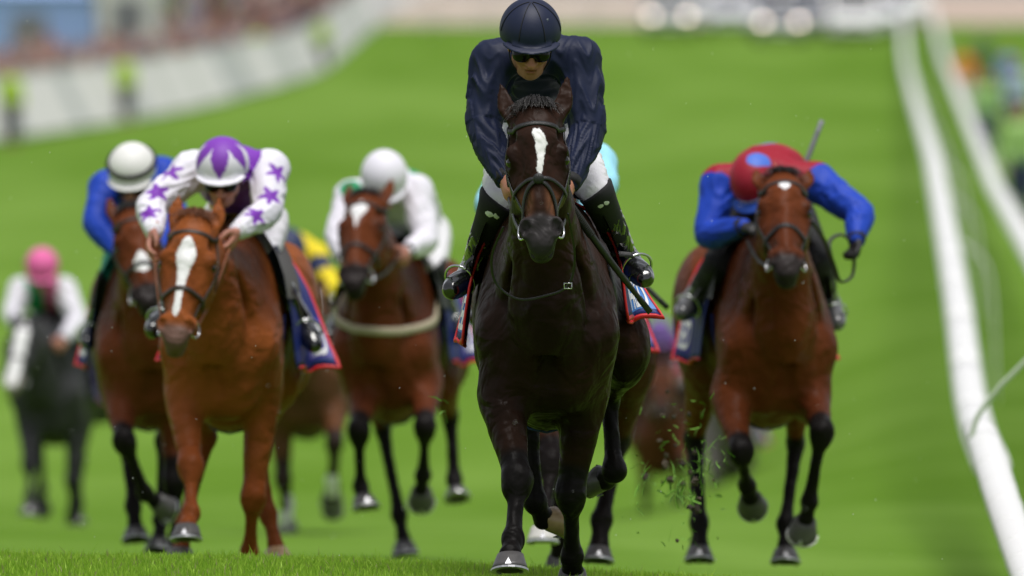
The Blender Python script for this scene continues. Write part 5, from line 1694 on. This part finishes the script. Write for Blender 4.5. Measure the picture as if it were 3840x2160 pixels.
# spectators behind the fence: one mass
cv, cq = person_field(.10, 'all')
rng = np.random.default_rng(21)
tv = []; tq = []; tc = []
pal = np.array([(.16, .05, .06), (.22, .10, .10), (.05, .05, .07), (.30, .16, .15), (.10, .10, .16), (.42, .34, .34), (.25, .06, .05), (.07, .06, .06), (.36, .26, .22), (.14, .16, .28), (.5, .45, .46), (.12, .07, .05)])
base = np.where(cv[:, 2:3] > 1.52, np.array([[.38, .22, .17]]), np.array([[1., 1., 1.]]))
no = 0
for _ in range(800):
    Dn = 262 + 330 * rng.beta(1, 1.7)
    x = float(fence_x(Dn)) - .7 - rng.exponential(2.8)
    z = float(gz(x, Dn)); a = rng.uniform(-.8, .8); s = rng.uniform(.92, 1.08)
    ca, sa = math.cos(a), math.sin(a)
    p = cv * s
    p = np.stack([p[:, 0] * ca - p[:, 1] * sa + x, p[:, 0] * sa + p[:, 1] * ca + Dn, p[:, 2] + z], 1)
    c = np.where(cv[:, 2:3] > 1.52, base, pal[rng.integers(len(pal))] * rng.uniform(.7, 1.3))
    c = np.where((cv[:, 2:3] < .95), pal[rng.integers(len(pal))] * .8, c)
    tv.append(p); tq.append(cq + no); tc.append(c); no += len(cv)
cr = make('crowd', np.vstack(tv), np.vstack(tq), plain('crowd clothing', (1, 1, 1), .8, attr=True), attrs={'Col': np.vstack(tc)})
tag(cr, 'dense crowd of spectators packed behind the white fence on the left', 'crowd', kind='stuff')

def marquee(u, v, Dn, w, dep, hgt, col, label):
    c = P(u, v, Dn); x = c[0]; g = float(gz(x, Dn))
    o = empty('marquee', (x, Dn, g), label, 'tent')
    mt = plain('canvas %.2f %.2f' % (col[0], col[2]), col, .7)
    MB().box((-w / 2, 0, .0), (w / 2, dep, hgt)).build('wall', mt, o, smooth=False)
    r = MB()
    r.add([(-w / 2 - .1, -.1, hgt + .002), (w / 2 + .1, -.1, hgt + .002), (w / 2 + .1, dep + .1, hgt + .002), (-w / 2 - .1, dep + .1, hgt + .002), (0, dep * .3, hgt + .9), (0, dep * .7, hgt + .9)],
          [(0, 1, 4), (1, 2, 5, 4), (2, 3, 5), (3, 0, 4, 5), (3, 2, 1, 0)])
    r.build('roof', mt, o, smooth=False)
    MB().box((-.5, -.02, 0), (.5, -.003, hgt * .8)).build('doorway', plain('tent shade', (.2, .2, .22), .8), o, smooth=False)
marquee(110, 150, 330, 3.6, 4, 2.9, (.30, .42, .78), 'pale blue tent above the crowd in the top left corner')
marquee(480, 120, 345, 1.7, 4, 3.3, (.72, .71, .69), 'narrow white tent above the crowd at the top left')

# ---------------------------------------------------------------- far end: crossing rail, sandy road, waiting cars
sx = np.linspace(-7, 30, 20); sy = np.linspace(443, 640, 24)
X_, Y_ = np.meshgrid(sx, sy)
v_ = np.stack([X_.ravel(), Y_.ravel(), gz(X_, Y_).ravel() + .03], 1)
i_, j_ = np.meshgrid(np.arange(19), np.arange(23)); a_ = (j_ * 20 + i_).ravel()
rd = make('road', v_, np.stack([a_, a_ + 1, a_ + 21, a_ + 20], 1), plain('pale sandy road', (.42, .33, .27), .9, scale=.3))
rd['kind'] = 'structure'
cr_r = empty('crossing_rail', (-3, 428, float(gz(-3, 428))), 'pale rail crossing the top of the course behind the navy jockey', 'rail')
for k in range(6):
    a = V(-5.0 + k * 2.0, 428, 0); b = a + V(2.0, 0, 0)
    za, zb = float(gz(a[0], 428)) + 1.05, float(gz(b[0], 428)) + 1.05
    tube_part([(a[0], 428, za), (b[0], 428, zb)], .07, 'rail', WHITE_PLASTIC, cr_r, 8)
    tube_part([(a[0], 428, za - .45), (b[0], 428, zb - .45)], .05, 'rail', WHITE_PLASTIC, cr_r, 8)
    tube_part([(a[0], 428.1, za), (a[0], 428.1, za - 1.1)], .05, 'post', WHITE_PLASTIC, cr_r, 8)

LAMP = bpy.data.materials.new('lit headlamp'); LAMP.use_nodes = True
_b = LAMP.node_tree.nodes['Principled BSDF']; _b.inputs['Emission Color'].default_value = (1.0, .80, .66, 1); _b.inputs['Emission Strength'].default_value = 2.3
GLASS = plain('dark car glass', (.02, .025, .03), .08, spec=.6)
TYRE = plain('tyre rubber', (.015, .015, .015), .8)
def car(u, Dn, col, label, lit, van=False, yaw=0.0):
    x = (u - 1920) * Dn / FPX
    o = empty('van' if van else 'parked_car', (x, Dn, float(gz(x, Dn))), label, 'van' if van else 'car', 'vehicles waiting at the top of the course')
    o.rotation_euler = (0, 0, yaw)
    mt = plain('car paint %.2f %.2f %.2f' % tuple(col), col, .25, coat=.6, var=.03)
    hb = 2.1 if van else 1.62; L_ = 5.0 if van else 4.4; w = .95 if van else .9
    bm = bmesh.new()
    prof = [(0, .32), (0, .72), (.12, .92), (1.05 if not van else .75, 1.05), (1.75 if not van else 1.35, hb - .06), (1.95 if not van else 1.6, hb), (L_ - .5, hb), (L_ - .05, hb - .2 if van else 1.0), (L_, .75), (L_, .32)]
    for s in (-1, 1):
        for y, z in prof:
            k = 1.0 if z < 1.06 else (.96 if van else .84)
            bm.verts.new((s * w * k, y, z))
    bm.verts.ensure_lookup_table()
    n = len(prof)
    for i in range(n):
        j = (i + 1) % n
        bm.faces.new((bm.verts[i], bm.verts[j], bm.verts[n + j], bm.verts[n + i]))
    bm.faces.new([bm.verts[i] for i in range(n)][::-1]); bm.faces.new([bm.verts[n + i] for i in range(n)])
    bmesh.ops.recalc_face_normals(bm, faces=bm.faces)
    bmesh.ops.bevel(bm, geom=[e for e in bm.edges], offset=.05, segments=2, affect='EDGES')
    me = bpy.data.meshes.new('body'); bm.to_mesh(me); bm.free(); me.materials.append(mt)
    link(bpy.data.objects.new('body', me), o)
    y0, y1 = (1.05, 1.75) if not van else (.75, 1.35)
    k = .80 if not van else .9
    MB().add([(-w * k, y0 + .04, 1.10), (w * k, y0 + .04, 1.10), (w * k * .94, y1 - .06, hb - .12), (-w * k * .94, y1 - .06, hb - .12)], [(0, 1, 2, 3)]).build('windscreen', GLASS, o, smooth=False).location = (0, -.035, .02)
    for s in (-1, 1):
        q = .845 if not van else .965
        MB().add([(s * (w * q + .05 * (1 if not van else 0) + .004), y0 + .45, 1.12), (s * (w * q + .05 * (1 if not van else 0) + .004), L_ - .9, 1.12), (s * (w * q + .008), L_ - 1.0, hb - .16), (s * (w * q + .008), y1 + .1, hb - .16)], [(0, 1, 2, 3)]).build('side_window', GLASS, o, smooth=False)
        hl = uv_sphere((s * (w - .24), .03, .74), .135, 12, 8, (1, .35, .75))
        make('headlight', hl[0], hl[1], LAMP if lit else STEEL, o)
        for y in (.85, L_ - .9):
            wh = MB().tube([(s * (w - .18), y, .33), (s * (w + .01), y, .33)], .33, 18).build('wheel', TYRE, o)
            MB().tube([(s * (w + .0), y, .33), (s * (w + .025), y, .33)], .2, 14).build('rim', STEEL, wh)
    MB().box((-.45, -.02, .5), (.45, .04, .66)).build('grille', TYRE, o, smooth=False)
    MB().box((-.26, -.035, .38), (.26, -.022, .48)).build('number_plate', WHITE_PRINT, o, smooth=False)
    return o
car(2510, 424, (.30, .32, .34), 'grey car with lit headlamps at the top of the course, nearest the navy jockey', True)
car(2928, 414, (.20, .21, .25), 'dark grey car with lit headlamps, second pair of lights from the left', True)
car(2735, 428, (.55, .56, .62), 'pale silver car between the two lit cars', False)
car(3105, 420, (.16, .17, .22), 'slate grey car right of the second lit car', False)
car(3205, 416, (.72, .72, .75), 'white van near the top of the running rail', False, van=True)
car(2620, 440, (.66, .67, .70), 'white car behind and between the first lit car and the silver one', False)
car(2850, 445, (.60, .60, .64), 'pale car behind the second lit car', False)
car(3030, 440, (.70, .71, .74), 'white car behind the slate grey one', False)
car(3380, 438, (.68, .69, .72), 'white van in the far right of the waiting row', False, van=True)
car(3300, 423, (.62, .63, .68), 'pale grey car closest to the running rail', False)

# ---------------------------------------------------------------- turf thrown up behind the leader, and drizzle
rng = np.random.default_rng(5)
v_ = []; f_ = []; c_ = []
for i in range(115):
    t = rng.uniform()
    c = P(rng.normal(2580, 75) if t < .75 else rng.uniform(2380, 2700), rng.normal(1760, 140) if t < .75 else rng.uniform(1500, 2050), rng.uniform(45.5, 48.5))
    k = len(v_)
    if rng.uniform() < .72:
        a = unit(rng.normal(size=3)); b = unit(np.cross(a, rng.normal(size=3))); l = rng.uniform(.012, .055); w = rng.uniform(.0018, .004)
        bend = np.cross(a, b) * l * .15
        v_ += [c - a * l / 2 - b * w, c - a * l / 2 + b * w, c + bend + b * w, c + bend - b * w, c + a * l / 2]
        f_ += [(k, k + 1, k + 2, k + 3), (k + 3, k + 2, k + 4)]
        c_ += [V(.10, .22, .02) * rng.uniform(.6, 1.5)] * 5
    else:
        r = rng.uniform(.004, .013) if rng.uniform() < .82 else rng.uniform(.013, .024)
        sp = uv_sphere(c, r, 7, 5, rng.uniform(.5, 1.2, 3))
        v_ += [V(p) + rng.normal(0, r * .15, 3) for p in sp[0]]; f_ += [tuple(i + k for i in q) for q in sp[1]]
        c_ += [V(.05, .035, .02) * rng.uniform(.5, 1.2)] * len(sp[0])
for cu_, cv_, n_ in ((2545, 1850, 26), (2640, 1760, 22), (2410, 1830, 12), (1650, 1560, 6)):
    for i in range(n_):
        c = P(cu_ + rng.normal(0, 28), cv_ + rng.normal(0, 45), 46.5 + rng.normal(0, .3)); k = len(v_)
        a = unit(V(rng.normal(0, .5), 0, 1) + rng.normal(0, .4, 3)); b = unit(np.cross(a, rng.normal(size=3))); l = rng.uniform(.03, .09); w = rng.uniform(.0018, .0035)
        v_ += [c - a * l / 2 - b * w, c - a * l / 2 + b * w, c + b * w, c - b * w, c + a * l / 2 + b * .012]
        f_ += [(k, k + 1, k + 2, k + 3), (k + 3, k + 2, k + 4)]
        c_ += [V(.10, .24, .02) * rng.uniform(.6, 1.4)] * 5
o = make('flying_turf', v_, f_, plain('torn turf', (1, 1, 1), .8, attr=True), smooth=False, attrs={'Col': np.array(c_)})
tag(o, 'torn grass and soil flung up behind the leading dark horse', 'turf', kind='stuff')
v_ = []; f_ = []
for i in range(230):
    D_ = rng.uniform(34, 52)
    c = P(rng.uniform(-300, 4140), rng.uniform(-200, 2100), D_); k = len(v_)
    sp = uv_sphere(c, rng.uniform(.0006, .0015), 5, 4, (1, 1, 1.8))
    v_ += sp[0]; f_ += [tuple(i + k for i in q) for q in sp[1]]
o = make('drizzle', v_, f_, plain('rain drop', (.85, .87, .9), .1, spec=.8))
tag(o, 'fine drizzle drops drifting through the air across the course', 'rain', kind='stuff')
